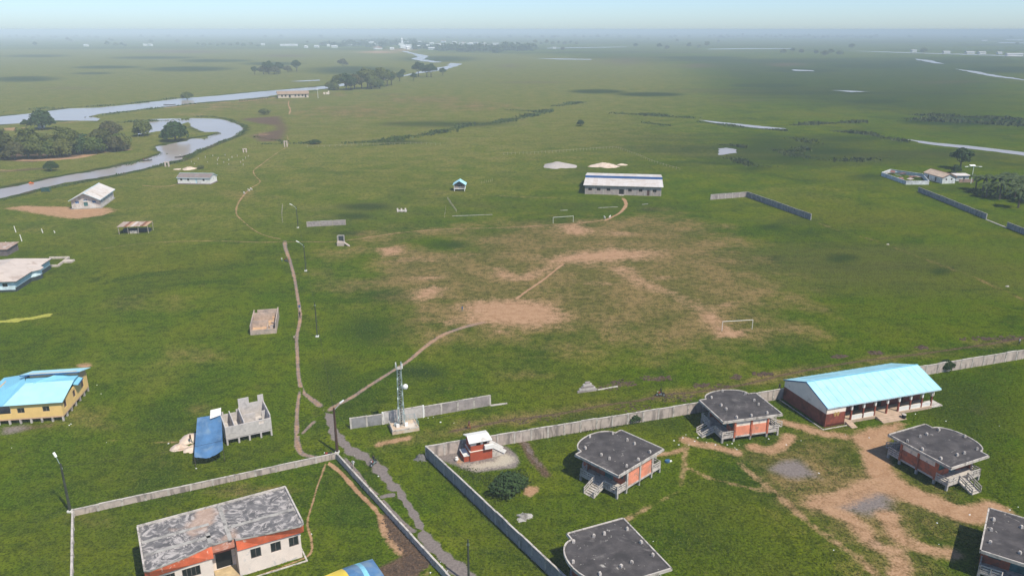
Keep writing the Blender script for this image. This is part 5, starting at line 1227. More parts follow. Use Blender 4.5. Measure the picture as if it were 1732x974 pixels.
# ------------------------------------------------------------------ vegetation
def leaf_mat(name, a, b, c):
    m = bpy.data.materials.new(name); N, L, B = nodes_of(m)
    pos = N.new('ShaderNodeNewGeometry').outputs['Position']; oi = N.new('ShaderNodeObjectInfo').outputs['Random']
    g = mix(N, L, a, b, ramp(N, L, noise(N, L, .55, 4, .7, pos), .3, .7)); g = mix(N, L, g, c, math_(N, L, 'MULTIPLY', oi, .8))
    L.new(g, B.inputs['Base Color']); B.inputs['Roughness'].default_value = .8; B.inputs['Specular IOR Level'].default_value = .2
    return m
leafG = leaf_mat('leaf_green', (.050,.088,.014), (.120,.150,.030), (.135,.135,.032))
leafB = leaf_mat('leaf_brown_green', (.056,.072,.018), (.108,.108,.034), (.085,.070,.034))
leafD = leaf_mat('leaf_dark', (.024,.054,.014), (.062,.098,.026), (.035,.064,.018))
leafP = leaf_mat('palm_leaf', (.032,.055,.016), (.080,.105,.030), (.05,.07,.024))
bark = M('bark', (.09,.07,.055), var=.3, scale=3)
def crown_mesh(name, n, lobes, size, seed, mat):
    r = np.random.default_rng(seed); V = []; lob = np.array(lobes, float)
    w = lob[:,3]*lob[:,4]*lob[:,5]; idx = r.choice(len(lob), n, p=w/w.sum()); u = r.normal(size=(n,3)); u /= np.linalg.norm(u, axis=1)[:,None]
    rad = r.random(n)**.28; u[:,2] = np.where(u[:,2] < -.45, -u[:,2], u[:,2])
    c = lob[idx,:3]+u*rad[:,None]*lob[idx,3:6]
    d1 = r.normal(size=(n,3)); nrm = u+.7*r.normal(size=(n,3)); nrm /= np.linalg.norm(nrm, axis=1)[:,None]
    d1 -= (d1*nrm).sum(1)[:,None]*nrm; d1 /= np.linalg.norm(d1, axis=1)[:,None]; d2 = np.cross(nrm, d1); s = size*(.6+.8*r.random(n))[:,None]
    quad = np.stack([c-d1*s*.5, c+d2*s*.35-nrm*s*.1, c+d1*s*.55, c-d2*s*.35-nrm*s*.1], 1).reshape(-1,3)
    me = bpy.data.meshes.new(name); me.from_pydata(quad.tolist(), [], np.arange(4*n).reshape(-1,4).tolist()); me.materials.append(mat); return me
def trunk_mesh(name, h, r, limbs, seed):
    q = np.random.default_rng(seed); mb = MB(); mb.tube((0,0,0),(.1,.05,h),r,r*.65,7)
    for k in range(limbs):
        a = 2*math.pi*k/limbs+q.random(); e = Vector((math.cos(a)*h*.8, math.sin(a)*h*.8, h*(1.5+.5*q.random()))); mid = e*.5+Vector((0,0,h*.2)); mb.tube((.1,.05,h*.92), mid, r*.55, r*.4, 6); mb.tube(mid, e, r*.4, r*.15, 5)
    me = bpy.data.meshes.new(name); me.from_pydata(mb.v, [], mb.f); me.materials.append(bark); return me
TV = []
for sd_, mt in ((1, leafG), (2, leafG), (3, leafB), (4, leafD), (5, leafG)):
    r = np.random.default_rng(sd_*11); L_ = [(0,0,5.6,3.0,3.0,2.6)]
    for k in range(7):
        a = 2*math.pi*k/7+r.random(); rr = 2.2+.8*r.random(); L_.append((rr*math.cos(a), rr*math.sin(a), 3.9+2.4*r.random(), 1.5+.8*r.random(), 1.5+.8*r.random(), 1.2+.8*r.random()))
    for k in range(3): L_.append((r.normal(0,1.2), r.normal(0,1.2), 7.0+.8*r.random(), 1.4, 1.4, 1.1))
    TV.append((crown_mesh('crown', 2600, L_, .62, sd_, mt), trunk_mesh('trunk', 3.2, .32, 5, sd_)))
LOW = []
for sd_, mt in ((21, leafG), (22, leafB), (23, leafD)):
    r = np.random.default_rng(sd_); L_ = [(0,0,3.0,3.2,3.2,2.8)]+[(2.6*math.cos(a+r.random()), 2.6*math.sin(a), 1.6+1.5*r.random(), 1.7, 1.7, 1.6) for a in np.linspace(0,6.28,7)]
    LOW.append((crown_mesh('crown', 1900, L_, .66, sd_, mt), trunk_mesh('trunk', 1.6, .3, 5, sd_)))
def tree(name, label, p, s, v, group=None, rz=None, cat='tree', zs=1.0, src=None):
    sv_ = src or TV; cm, tm = sv_[v % len(sv_)]; t = thing(name, label, cat, p, rng.random()*6.28 if rz is None else rz, group); t.scale = (s, s, s*zs)
    put('trunk', tm, t); put('crown', cm, t); return t
# riverside grove: trees that merge into one band of crowns
gl = 'bushy tree in the dense grove on the left river bank'; gg = 'trees of the riverside grove'
grove = []
for k in range(13): grove.append((-8+18.5*k+rng.normal(0,3), 268.5-max(0,(k-4))*1.8+rng.normal(0,1.0), 1.30+.2*rng.random()))
for k in range(12): grove.append((-4+19*k+rng.normal(0,3), 258-max(0,k-5)*1.2+rng.normal(0,1.2), 1.25+.25*rng.random()))
for k in range(8): grove.append((58+21*k+rng.normal(0,3), 249-max(0,k-4)*.6+rng.normal(0,1), 1.2+.25*rng.random()))
for k, (x, y, s) in enumerate(grove):
    if x > 226: continue
    tree('grove_tree', gl, G(x,y), s*(1.12 if y > 255 else 1.0), [0,2,1,2,4,0,1][k % 7] if k % 3 else [0,1,2][k % 3], gg, src=TV if k % 3 == 1 else LOW)
tree('riverside_tree', 'big round dark tree standing behind the grove beside a white cabin', G(72,219), 2.3, 2, cat='tree', src=LOW)
tree('riverside_tree', 'small round dark tree left of the big round tree', G(45,219), .78, 3)
tree('riverside_tree', 'brown tinted tree rising at the back of the grove', G(187,234), 1.9, 1, src=LOW)
tree('riverside_tree', 'round tree on a short trunk beside the backwater', G(242,230), 1.75, 0, src=LOW)
tree('riverside_tree', 'broad dark tree on the spit mirrored in the river bend', G(297,239), 2.1, 2, src=LOW)
tree('riverside_tree', 'smaller half of the broad dark tree on the spit', G(283,238), 1.15, 2, src=LOW)
tree('riverside_bush', 'dark bush on the near bank below the grove', G(87,289), .85, 2, cat='bush', src=LOW)
tree('lone_tree', 'dark spreading tree behind the compound on the right', G(1624,286), 1.3, 3, zs=.92)
tree('lone_tree', 'small dark tree close behind the beige roofed house', G(1616,293), .7, 2, src=LOW)
tree('bush', 'dense dark green bush below the red latrine block', G(862,832), .72, 2, cat='bush', src=LOW, zs=.75)
tree('bush', 'small dark bush against the long pale wall left of the pavilion', G(1072,714), .30, 2, cat='bush', src=LOW)
tree('bush', 'small dark bush against the long wall right of the school', G(1599,627), .36, 2, cat='bush', src=LOW, zs=1.2)
tree('bush', 'round green bush behind the white walled house', G(339,285.5), .5, 0, cat='bush', src=LOW, zs=.6)
tree('bush', 'lone dark bush in the open grass above the sand heaps', G(982,213), .75, 2, cat='bush', src=LOW)
tree('bush', 'green bush at the mouth of the far river', G(317,168.5), 1.6, 0, cat='bush', src=LOW, zs=.8)
tree('bush', 'low dark bush on the grass right of the pale gatepost', G(533,244), .9, 2, cat='bush', src=LOW, zs=.55)
tree('bush', 'round bush on the grass left of the brown roofed schoolhouse path', G(447,194), 1.2, 0, cat='bush', src=LOW, zs=.7)
# belt of trees beyond the brown roofed schoolhouse
bl_, bg_ = 'tree in the dark belt beyond the brown roofed schoolhouse', 'trees of the far belt'
for k, (x, y, s) in enumerate([(558,151,1.5),(572,152,2.0),(586,152,2.1),(600,151,2.9),(612,150,2.3),(622,150,2.7),(634,148,2.4),(646,147,2.6),(655,146,2.2),(565,153,1.6),(594,153,1.8),(628,151,1.8),(642,150,1.9),(662,144,1.9),(676,138,1.4),(640,143,2.0)]):
    tree('belt_tree', bl_, G(x,y), s, [3,0,3,4][k % 4], bg_, src=LOW if k % 3 == 0 else TV)
for k, (x, y, s) in enumerate([(708,130,2.4),(722,130.5,2.0),(729,131,2.2),(749,128,1.3),(700,137,1.2),(681,130,1.2)]):
    tree('belt_tree', 'dark tree on the point by the pale far reach of the river', G(x,y), s, 3, 'trees on the river point', src=TV)
for k, (x, y, s) in enumerate([(431,126.5,1.4),(446,126,2.2),(455,126,2.3),(464,126,2.2),(472,125,2.0),(487,122.5,1.8),(502,121.5,2.1),(580,112,2.3)]):
    tree('clump_tree', 'tree in the small clump left of the river in the middle distance', G(x,y), s, [3,4][k % 2], 'trees of the middle distance clump', src=LOW if k % 2 else TV)
# distant trees near the town, told apart only as dark tufts
dl, dg_ = 'distant dark tree on the hazy plain', 'distant trees on the plain'
spots = [(115,71),(120,71.5),(185,70),(190,71),(182,79),(196,79),(206,79.5),(212,79.5),(335,78),(345,79),(355,79),(368,79),(378,79),(390,79),(402,79),(412,79.5),(425,79.5),(436,80),(520,75),(545,78),(905,76),(915,75.5),(925,76),(935,76),(945,76),(955,76),(965,75.5),(975,76),(938,66),(1097,68),(1115,84),(1128,84),(1165,82),(1182,81.5),(1195,81),(1325,91),(1340,90),(1355,90.5),(1380,94),(1395,95),(1405,94),(1420,94),(1075,82),(952,86),(1440,85),(1562,90),(1720,78),(255,73),(60,80),(300,73),(1145,73),(1215,73)]
for k, (x, y) in enumerate(spots): tree('distant_tree', dl, G(x,y), 1.6+1.1*rng.random(), [3,4,0][k % 3], dg_, src=LOW if k % 2 else TV)
# town woodland reads as one mass
def mass(name, label, pts, size, n, mat, hscale=1.0):
    Vs = []; r = np.random.default_rng(len(pts))
    for (x, y, rad) in pts:
        p = G(x,y); m = n; u = r.normal(size=(m,3)); u /= np.linalg.norm(u,axis=1)[:,None]; u[:,2] = abs(u[:,2]); c = np.array(p)+u*(r.random(m)**.3)[:,None]*np.array([rad,rad,rad*hscale*(.7+.6*r.random())])
        d1 = r.normal(size=(m,3)); d2 = r.normal(size=(m,3)); s = size*(.6+.8*r.random(m))[:,None]; d1 /= np.linalg.norm(d1,axis=1)[:,None]; d2 /= np.linalg.norm(d2,axis=1)[:,None]
        Vs.append(np.stack([c-d1*s, c+d2*s, c+d1*s, c-d2*s],1).reshape(-1,3))
    V = np.concatenate(Vs); me = bpy.data.meshes.new(name); me.from_pydata(V.tolist(), [], np.arange(len(V)).reshape(-1,4).tolist()); me.materials.append(mat)
    return tag(put(name, me), label, kind='stuff')
wp = [(x, 86.5+rng.normal(0,1.2)-abs(x-815)*.012, 14+9*rng.random()) for x in np.linspace(742,900,46)]+[(x, 83+rng.normal(0,1), 12+6*rng.random()) for x in np.linspace(700,880,24)]+[(x, 78+rng.normal(0,1.2), 14+8*rng.random()) for x in np.linspace(545,720,34)]+[(x, 73+rng.normal(0,1), 16+8*rng.random()) for x in np.linspace(590,700,16)]
mass('town_woodland', 'hazy blue woodland around the distant town', wp, 3.0, 120, leafD)
mass('horizon_trees', 'faint dotted line of trees near the horizon', [(x, 64+rng.normal(0,.8), 14+10*rng.random()) for x in np.concatenate([np.linspace(1200,1480,36), rng.uniform(0,1732,60)])], 4.0, 60, leafD)
# palms on the right
def palm_meshes(seed):
    r = np.random.default_rng(seed); tk = MB(); tk.tube((0,0,0),(.25,.1,4.6),.24,.17,7); V = []; F_ = []
    for k in range(17):
        a = 2*math.pi*k/17+r.random()*.4; el = .25+1.0*r.random(); Ln = 3.0+.8*r.random(); pts = []
        for i in range(6):
            f = i/5; x = Ln*f; z = Ln*f*math.sin(el)*.9-1.7*f*f*1.4; pts.append(Vector((math.cos(a)*x*math.cos(el*.7)+.25, math.sin(a)*x*math.cos(el*.7)+.1, 4.6+z)))
        sd2 = Vector((-math.sin(a), math.cos(a), 0))
        for i in range(5):
            w0 = .42*math.sin(math.pi*(i+.4)/5.8); w1 = .42*math.sin(math.pi*(i+1.4)/5.8)
            for sg in (-1, 1):
                n = len(V); V += [pts[i], pts[i]+sd2*sg*w0-Vector((0,0,.22)), pts[i+1]+sd2*sg*w1-Vector((0,0,.22)), pts[i+1]]; F_.append((n,n+1,n+2,n+3))
    me = bpy.data.meshes.new('fronds'); me.from_pydata([tuple(v) for v in V], [], F_); me.materials.append(leafP)
    mt = bpy.data.meshes.new('trunk'); mt.from_pydata(tk.v, [], tk.f); mt.materials.append(bark); return me, mt
PMS = [palm_meshes(s) for s in (1,2)]
for k, (x, y, s) in enumerate([(1650,322,1.0),(1661,328,1.1),(1674,324,1.1),(1686,330,1.15),(1697,325,1.1),(1708,332,1.15),(1720,327,1.15),(1733,335,1.2),(1690,338,1.1),(1722,352,1.25),(1745,345,1.2),(1668,334,.9),(1702,320,1.1),(1715,338,1.0)]):
    s *= 1.25
    t = thing('palm_tree', 'leaning palm standing apart in front of the palm thicket' if (x, y) == (1722,352) else 'palm crowded in the dark thicket at the right edge', 'palm', G(x,y), rng.random()*6.28, 'palms at the right edge'); t.scale = (s,)*3
    put('trunk', PMS[k % 2][1], t); put('fronds', PMS[k % 2][0], t)
mass('palm_undergrowth', 'dark undergrowth between the palms', [(x, y, 3.2) for x, y in [(1648,326),(1660,331),(1675,332),(1690,335),(1705,336),(1720,338),(1738,342),(1668,324),(1700,326),(1725,330)]], .5, 90, leafD, .5)
# reeds and rank growth (nobody could count it)
def reeds(name, label, lines, mat, seed=3):
    r = np.random.default_rng(seed); V = []
    for pts, wd, h, dens in lines:
        P = smooth_line(gp(pts), 10); seg = np.linalg.norm(np.diff(P,axis=0),axis=1); n = int(seg.sum()*dens*2.2); cum = np.concatenate([[0],np.cumsum(seg)]); s = r.random(n)*cum[-1]
        c = np.column_stack([np.interp(s,cum,P[:,0]), np.interp(s,cum,P[:,1])])+r.normal(0,wd*.4,(n,2)); a = r.random(n)*6.28; hh = .72*h*(.4+.8*r.random(n))*(.6+.4*np.sin(s*.15+seed)); hh = np.maximum(hh,.2*h); w = hh*.48
        d = np.column_stack([np.cos(a),np.sin(a)]); ln = r.normal(0,.25,(n,2))*hh[:,None]
        z0 = np.zeros(n); A = np.column_stack([c-d*w[:,None],z0]); B2 = np.column_stack([c+d*w[:,None],z0]); C2 = np.column_stack([c+ln+d*w[:,None]*.5,hh]); D2 = np.column_stack([c+ln-d*w[:,None]*.6,hh*.85])
        V.append(np.stack([A,B2,C2,D2],1).reshape(-1,3))
    V = np.concatenate(V); me = bpy.data.meshes.new(name); me.from_pydata(V.tolist(), [], np.arange(len(V)).reshape(-1,4).tolist()); me.materials.append(mat); return tag(put(name, me), label, kind='stuff')
reedm = leaf_mat('reed_green', (.045,.078,.014), (.085,.115,.024), (.06,.09,.02)); reedd = leaf_mat('reed_dark', (.044,.066,.020), (.080,.100,.030), (.06,.08,.024))
reeds('reeds', 'ragged green reed bank crossing the far grass', [([(590,243),(620,241),(660,238),(700,231),(740,225),(790,213),(840,208),(880,200),(930,188)],7,2.6,5),([(440,244),(490,243),(530,243)],4,1.6,4),([(1040,192),(1110,196),(1170,200)],8,2.4,6),([(1090,208),(1130,213)],5,2.2,6),
       ([(940,180),(985,173)],8,2.2,5),([(560,250),(640,246),(700,243)],2,1.0,3),([(1180,206),(1240,214),(1330,222)],3,1.8,5),([(860,186),(920,190)],8,2.0,4)], reedm)
reeds('dark_reeds', 'dark reed beds on the right of the far grass', [([(1545,203),(1600,205),(1680,209),(1760,214)],14,3.0,8),([(1545,195),(1610,197),(1732,203)],10,2.6,6),([(1340,212),(1400,209),(1460,207)],6,2.6,6),([(1410,222),(1470,228),(1530,240)],7,2.2,6),([(1310,252),(1360,266),(1420,272),(1500,266)],8,1.6,5),
       ([(1215,245),(1235,246),(1260,250)],2.5,2.2,6),([(1235,265),(1270,280),(1310,282)],5,1.6,5),([(1330,232),(1370,242),(1340,262)],8,1.6,4)], reedd, 5)
reeds('bank_growth', 'rough growth along the river banks', [([(200,296),(262,282),(309,271),(347,251),(392,234),(412,222),(413,214),(400,208),(370,199),(330,198)],2.2,1.3,3),([(0,340),(70,322),(130,311),(200,297)],2,1.2,2.5),([(150,199),(240,186),(330,176)],5,1.6,2),([(320,203),(250,206),(200,208)],5,2.2,3),
       ([(100,183),(200,178),(300,166)],6,1.8,2),([(0,190),(90,183)],8,1.8,2),([(275,261),(230,276),(150,293)],3,1.0,2),([(430,232),(480,240),(470,244)],3,1.2,2),([(345,236),(372,226)],2.5,1,3),([(292,243),(264,247)],2.5,.9,3)], reedm, 9)
weedm = leaf_mat('weed_green', (.042,.080,.008), (.085,.112,.016), (.06,.09,.012))
reeds('yard_weeds', 'tall weeds round the red block and along the long wall', [([(775,795),(815,808),(860,818),(880,800)],2.2,.5,30),([(870,745),(930,738),(1000,728),(1070,717),(1150,703)],.4,.3,12),([(723,782),(760,815),(800,855),(850,910)],.4,.28,9),([(600,727),(650,722),(720,710),(828,691)],.35,.25,9),([(980,672),(1060,662),(1130,650),(1240,636)],1.2,.25,7),([(1180,690),(1100,707),(1000,724)],.6,.28,7),
       ([(577,775),(620,822),(680,888),(740,955)],.3,.25,7),([(130,865),(300,836),(500,790)],.3,.22,7),([(1030,690),(1090,682),(1150,672)],1.2,.28,8)], weedm, 12)
# clods of turned earth along the mud track and in the dug patch
def clods(name, label, regions, mat, seed=1):
    r = np.random.default_rng(seed); V = []; F_ = []
    for px, py, rx, ry, n, s in regions:
        for _ in range(n):
            a = r.random()*6.28; q = math.sqrt(r.random()); p = G(px+rx*q*math.cos(a), py+ry*q*math.sin(a)); sz = s*(.4+.9*r.random()); k = len(V)
            for dx, dy, dz in ((-1,-.6,0),(.9,-.8,0),(1,.8,0),(-.8,.9,0),(-.4,-.3,.6),(.5,-.2,.8),(.3,.5,.5)): V.append((p.x+sz*(dx+r.normal(0,.2)), p.y+sz*(dy+r.normal(0,.2)), max(0,sz*dz)))
            F_ += [(k,k+1,k+5,k+4),(k+1,k+2,k+6,k+5),(k+2,k+3,k+6),(k+3,k,k+4,k+6),(k+4,k+5,k+6)]
    me = bpy.data.meshes.new(name); me.from_pydata(V, [], F_); me.materials.append(mat); return tag(put(name, me), label, kind='stuff')
soil = M('turned_soil', (.085,.055,.038), var=.4, scale=3)
clods('soil_clods', 'clods of turned dark soil beside the mud track', [(1055,648,22,6,40,.3),(1110,640,28,5,40,.3),(1030,655,20,5,26,.25),(1245,638,12,4,26,.3),(1290,633,18,4,34,.35),(1185,652,16,4,26,.3),(1480,597,16,3,22,.35),(1560,588,14,3,22,.35),(1420,603,14,3,22,.35),(1650,573,30,3,26,.35),(1140,672,40,8,60,.22),(1210,655,30,6,50,.22),(1070,690,30,8,50,.22),(870,712,30,5,26,.2),(920,706,30,5,26,.2),(1700,572,30,4,30,.4)], soil)
Zc = lambda x, y: (560+x/5.292, 790+y/5.292)
clods('dug_soil', 'rough clods of freshly dug brown soil inside the low wall', [(*Zc(510,490),12,10,70,.16),(*Zc(590,600),16,12,70,.16),(*Zc(690,700),18,12,90,.16),(*Zc(760,850),22,18,160,.2),(*Zc(620,920),26,10,120,.18)], soil, 4)
# short grass tufts near the camera
def tufts(n, seed=2):
    r = np.random.default_rng(seed); y = 76+(r.random(n)**1.6)*135; x = (r.random(n)*2-1)*(y*.66+8); F = fields(x, y); k = (F['bare'] < .2)&(F['gravel'] < .2)&(F['mud'] < .3)&(r.random(n) > (y-110)/100)
    for P, w in PATHS:
        m = np.nonzero(k & (x > P[:,0].min()-3)&(x < P[:,0].max()+3)&(y > P[:,1].min()-3)&(y < P[:,1].max()+3))[0]
        if len(m): k[m[seg_dist(x[m], y[m], P, False) < w*.6]] = False
    x = x[k]; y = y[k]; n = len(x)
    a = r.random(n)*6.28; h = .04+.10*r.random(n)**2+.12*F['dark'][k]*r.random(n); w = .05+.09*r.random(n); d = np.column_stack([np.cos(a),np.sin(a)])*w[:,None]; l = r.normal(0,.35,(n,2))*h[:,None]*1.5
    c = np.column_stack([x,y]); z = np.zeros(n)
    V = np.stack([np.column_stack([c-d,z]),np.column_stack([c+d,z]),np.column_stack([c+l+d*.6,h]),np.column_stack([c+l-d*.5,h*.8])],1).reshape(-1,3)
    me = bpy.data.meshes.new('grass'); N4 = len(V); me.vertices.add(N4); me.vertices.foreach_set('co', V.astype(np.float32).ravel()); me.loops.add(N4); me.loops.foreach_set('vertex_index', np.arange(N4,dtype=np.int32)); me.polygons.add(n); me.polygons.foreach_set('loop_start', np.arange(0,N4,4,dtype=np.int32)); me.polygons.foreach_set('loop_total', np.full(n,4,np.int32)); me.update(); me.validate()
    me.materials.append(leaf_mat('grass_blade', (.056,.096,.003), (.125,.145,.010), (.085,.112,.006))); return tag(put('grass', me), 'tussocky green grass of the near field', kind='stuff')
tufts(240000)

# ------------------------------------------------------------------ river craft and fish gear
def canoe(label, p, rz, L_=6.0, w=.9, crew=0):
    t = thing('canoe', label, 'canoe', p, rz); V = []; n = 11
    for i in range(n):
        f = i/(n-1)*2-1; b = w/2*(1-f*f)**.6+.02; z = .42+.28*f*f; V += [(f*L_/2,-b,z),(f*L_/2,-b*.55,.02+.2*f*f),(f*L_/2,b*.55,.02+.2*f*f),(f*L_/2,b,z)]
    F_ = [(4*i+j,4*i+j+1,4*i+j+5,4*i+j+4) for i in range(n-1) for j in range(3)]; V2 = [(x,y*.9,z+.05) for x,y,z in V]
    MB().add(V,F_).add(V2,[f[::-1] for f in F_]).build('hull', wood, t)
    for x in (-L_*.25, L_*.2): MB().box(x-.12,-w*.42,.40,x+.12,w*.42,.45).build('thwart', woodL, t)
    return t
canoe('dark canoe with two people on the river bend', G(247,272.5,.07), .35)
person('paddler at the front of the dark canoe', G(250.5,272.3)+Vector((0,0,.12)), 1.2, cN, cK, 1.5); person('paddler at the back of the dark canoe', G(243.5,273)+Vector((0,0,.12)), 1.2, cR, cK, 1.5)
canoe('canoe with a single white shirted person in the middle of the river bend', G(304.5,266.5,.07), .9)
person('person in white shirt standing in the single canoe', G(305,266.6)+Vector((0,0,.12)), .8, cW, cK, 1.6)
canoe('long dark canoe on the far river', G(287,178,.07), .2, 11, 1.4)
canoe('canoe moored near the mouth of the far river', G(528,148,.07), .2, 10, 1.3)
tt = thing('orange_float', 'small orange float at the river bank opposite the blue shuttered hall', 'float', G(53,311,.06)); MB().tube((-.9,0,.3),(.9,.2,.3),.42,.3,8).tube((0,-.4,.3),(.1,-.4,1.1),.3,.1,8).build('body', M('orange_plastic', (.6,.14,.03)), tt)
fg = thing('fish_cage', 'dark green netted frame standing in the river', 'frame', G(77,325.5,.06), .1); gm = M('green_net', (.03,.085,.075))
for x in (0,1.6,3.4):
    for y in (0,1.5): MB().tube((x-1.7,y,0),(x-1.7,y,2.1+.15*(x>3)),.1,n=6).build('post', gm, fg)
for z in (.5,1.2,1.9): MB().beam((-1.7,0,z),(1.7,0,z),.12).beam((-1.7,1.5,z),(1.7,1.5,z),.12).build('rail', gm, fg)
MB().box(-1.6,.05,.3,-.2,.12,1.8).box(.2,.05,.3,1.6,.12,1.8).build('net_panel', gm, fg)
wc = thing('white_cabin', 'tiny white gabled cabin at the foot of the big round tree', 'cabin', G(64,217), .4)
MB().box(0,0,0,4,3.5,2.4).build('wall', white, wc); MB().slab([(-.3,-.3,2.4),(2,-.3,3.7),(2,3.8,3.7),(-.3,3.8,2.4)],.08).slab([(2,-.3,3.7),(4.3,-.3,2.4),(4.3,3.8,2.4),(2,3.8,3.7)],.08).build('roof', lamp_white, wc)

# ------------------------------------------------------------------ posts, slabs, sheds, fences
def gatepost(label, p, w, h):
    t = thing('gate_pillars', label, 'gatepost', p); m = M('pale_pink_block', (.58,.47,.41))
    for x in (0, w): MB().box(x-.28,-.28,0,x+.28,.28,h).build('pillar', m, t)
    MB().box(-.28,-.24,h+.002,w+.28,.24,h+.5).build('lintel', m, t); return t
gatepost('pale gateway on the winding footpath below the ploughed field', G(481.5,248.5), 1.5, 3.0)
gatepost('small white gateway among the pale grave posts', G(412,258), 1.6, 1.7); gatepost('small white gateway at the river edge left of the grave posts', G(280,282), 1.7, 2.0)
pm_ = MB().box(-.13,-.13,0,.13,.13,.95).build('grave_post', concL); pm_.location = G(368,272); tag(pm_, 'short white post in the scatter behind the white walled house', 'post', 'white posts behind the white house')
for x, y in [(335.5,269.5),(347.5,267),(351,275),(360,264),(369.5,268.5),(378.5,275.5),(387,271.5),(381,263.5),(392.5,267),(401.5,265),(407,275.5),(415.5,268.5),(411,272),(420,265),(324,274.5),(329,278),(368,278.5),(387,278.5),(411.5,280)]:
    o = pm_.copy(); col.objects.link(o); o.location = G(x,y); o.scale = (1,1,.55+.5*rng.random()); tag(o, 'short white post in the scatter behind the white walled house', 'post', 'white posts behind the white house')
for k, (x, y, h_, lab) in enumerate([(27,393,2.2,'tall leaning white post in the grass, leftmost of its pair'),(37,408,2.3,'tall leaning white post in the grass, nearest of the upper group'),(72.5,394,1.5,'leaning white post in the grass, middle of the upper row'),(93,394,.8,'stubby white post in the grass, rightmost of the upper row'),(12.5,417,1.6,'leaning white post in the grass above the pale blue house')]):
    o = MB().tube((0,0,0),(-.25,0,h_),.15,.12,6).build('white_post', white); o.location = G(x,y); tag(o, lab, 'post', 'white posts above the pale blue house')
sl = thing('concrete_slabs', 'three pale concrete slabs leaning side by side in the grass', 'slabs', G(672,359), 0)
sl.scale = (.72,.62,.8)
for k in range(3): MB().slab([(2.1*k-1.0,6.2,.9),(2.1*k-.2,6.0,.9),(2.1*k+.7,0,.25),(2.1*k-.1,.1,.25)],.22).build('slab', concL, sl)
MB().slab([(-.2,1,.2),(4.9,1,.2),(4.6,5,.3),(-.6,5,.3)],.1).build('base', conc, sl)
# stick fences
def fence(label, pts, gap, h, rail=True, r=.06, m=None):
    P = smooth_line(gp(pts), 3); seg = np.linalg.norm(np.diff(P,axis=0),axis=1); cum = np.concatenate([[0],np.cumsum(seg)]); n = int(cum[-1]/gap); t = thing('stick_fence', label, 'fence', (0,0,0)); me = None; m = m or woodL
    for i in range(n+1):
        s = i*gap; x = np.interp(s,cum,P[:,0]); y = np.interp(s,cum,P[:,1])
        if me is None: o = MB().tube((0,0,0),(.05,0,h),r,r*.7,5).build('stake', m, t); me = o.data
        else: o = put('stake', me, t)
        o.location = (x,y,0); o.scale = (1,1,.75+.4*rng.random())
    if rail:
        for a, b in zip(P, P[1:]): MB().beam((*a,h*.7),(*b,h*.7),.05).build('rail', m, t)
    return t
fence('long stick fence behind the sand heaps', [(852,262),(900,260.5),(950,257.5),(1000,254),(1040,251)], 2.2, 1.5)
fence('stick fence sloping down right of the sand heaps', [(1042,251),(1075,262),(1105,275),(1150,288)], 3.0, 1.3)
fence('stick fence across the far grass left of the sand heaps', [(520,250),(600,247),(700,244),(745,246)], 3.2, 1.4)
fence('short stick fence by the middle footpath', [(757,337),(763,346),(773,360)], 1.6, 1.2); fence('two stakes beside the small fence', [(752,368),(754,355)], 6, 1.6, False)
fence('little upright sticks behind the blue hut', [(814,311),(833,306.5)], 1.3, 1.3, False)
fence('row of thin stakes on the grass right of the winding path', [(478,350),(477,365),(478,378)], 3.4, 1.6)
for pts, lab in [([(765,365.5),(833,363)], 'pale line of broken kerb left of the far goal'), ([(948,356),(960,355.5)], 'pale short kerb above the far goal'), ([(1012,351.5),(1045,350)], 'pale kerb line in the grass below the hall'), ([(1086,346),(1096,345)], 'short pale kerb right of the hall footpath'), ([(1438,416.5),(1510,412)], 'x')]:
    if lab == 'x': continue
    o = thing('kerb_line', lab, 'kerb', (0,0,0)); MB().beam(G(*pts[0],.05), G(*pts[1],.05), .35, .14).build('kerb', conc, o)
for x, y, lab in [(1502,413.5,'white stones on the trench line in the right field'),(1704,484.5,'white stones farther along the trench line')]:
    heap('white_stones', lab, x, y, .5, .4, .2, concL, 'stones', 8, .4)

# ------------------------------------------------------------------ tent at the bottom edge
def tent():
    c0 = G(603, 1000); t = thing('canopy_tent', 'striped yellow and blue canopy tent cut by the bottom edge', 'tent', (c0.x, c0.y, 0), .55); nu, nv = 24, 12; Wt, Dt = 6.4, 5.0
    def surf(u, v): x = (u-.5)*Wt; y = (v-.5)*Dt; return (x, y, 1.9+1.15*math.cos((u-.5)*math.pi*.95)*math.cos((v-.5)*math.pi*.9))
    for k, (a, b, m) in enumerate(((0,.36,tarpY),(.36,.62,tarp),(.62,.72,M('cyan_tarp', (.22,.52,.66), rough=.4)),(.72,1,tarp))):
        V = []; n = 9
        for j in range(nv+1):
            for i in range(n): V.append(surf(a+(b-a)*i/(n-1), j/nv))
        F_ = [(j*n+i,j*n+i+1,(j+1)*n+i+1,(j+1)*n+i) for j in range(nv) for i in range(n-1)]
        mb = MB(); mb.add(V, F_); mb.add([(x,y,z-.03) for x,y,z in V], [f[::-1] for f in F_]); mb.build('canopy_panel', m, t, smooth=True)
    for x in (-Wt/2+.05, Wt/2-.05):
        for y in (-Dt/2+.05, Dt/2-.05): MB().tube((x,y,0),(x,y,1.95),.05,n=6).build('leg', metal, t)
tent()

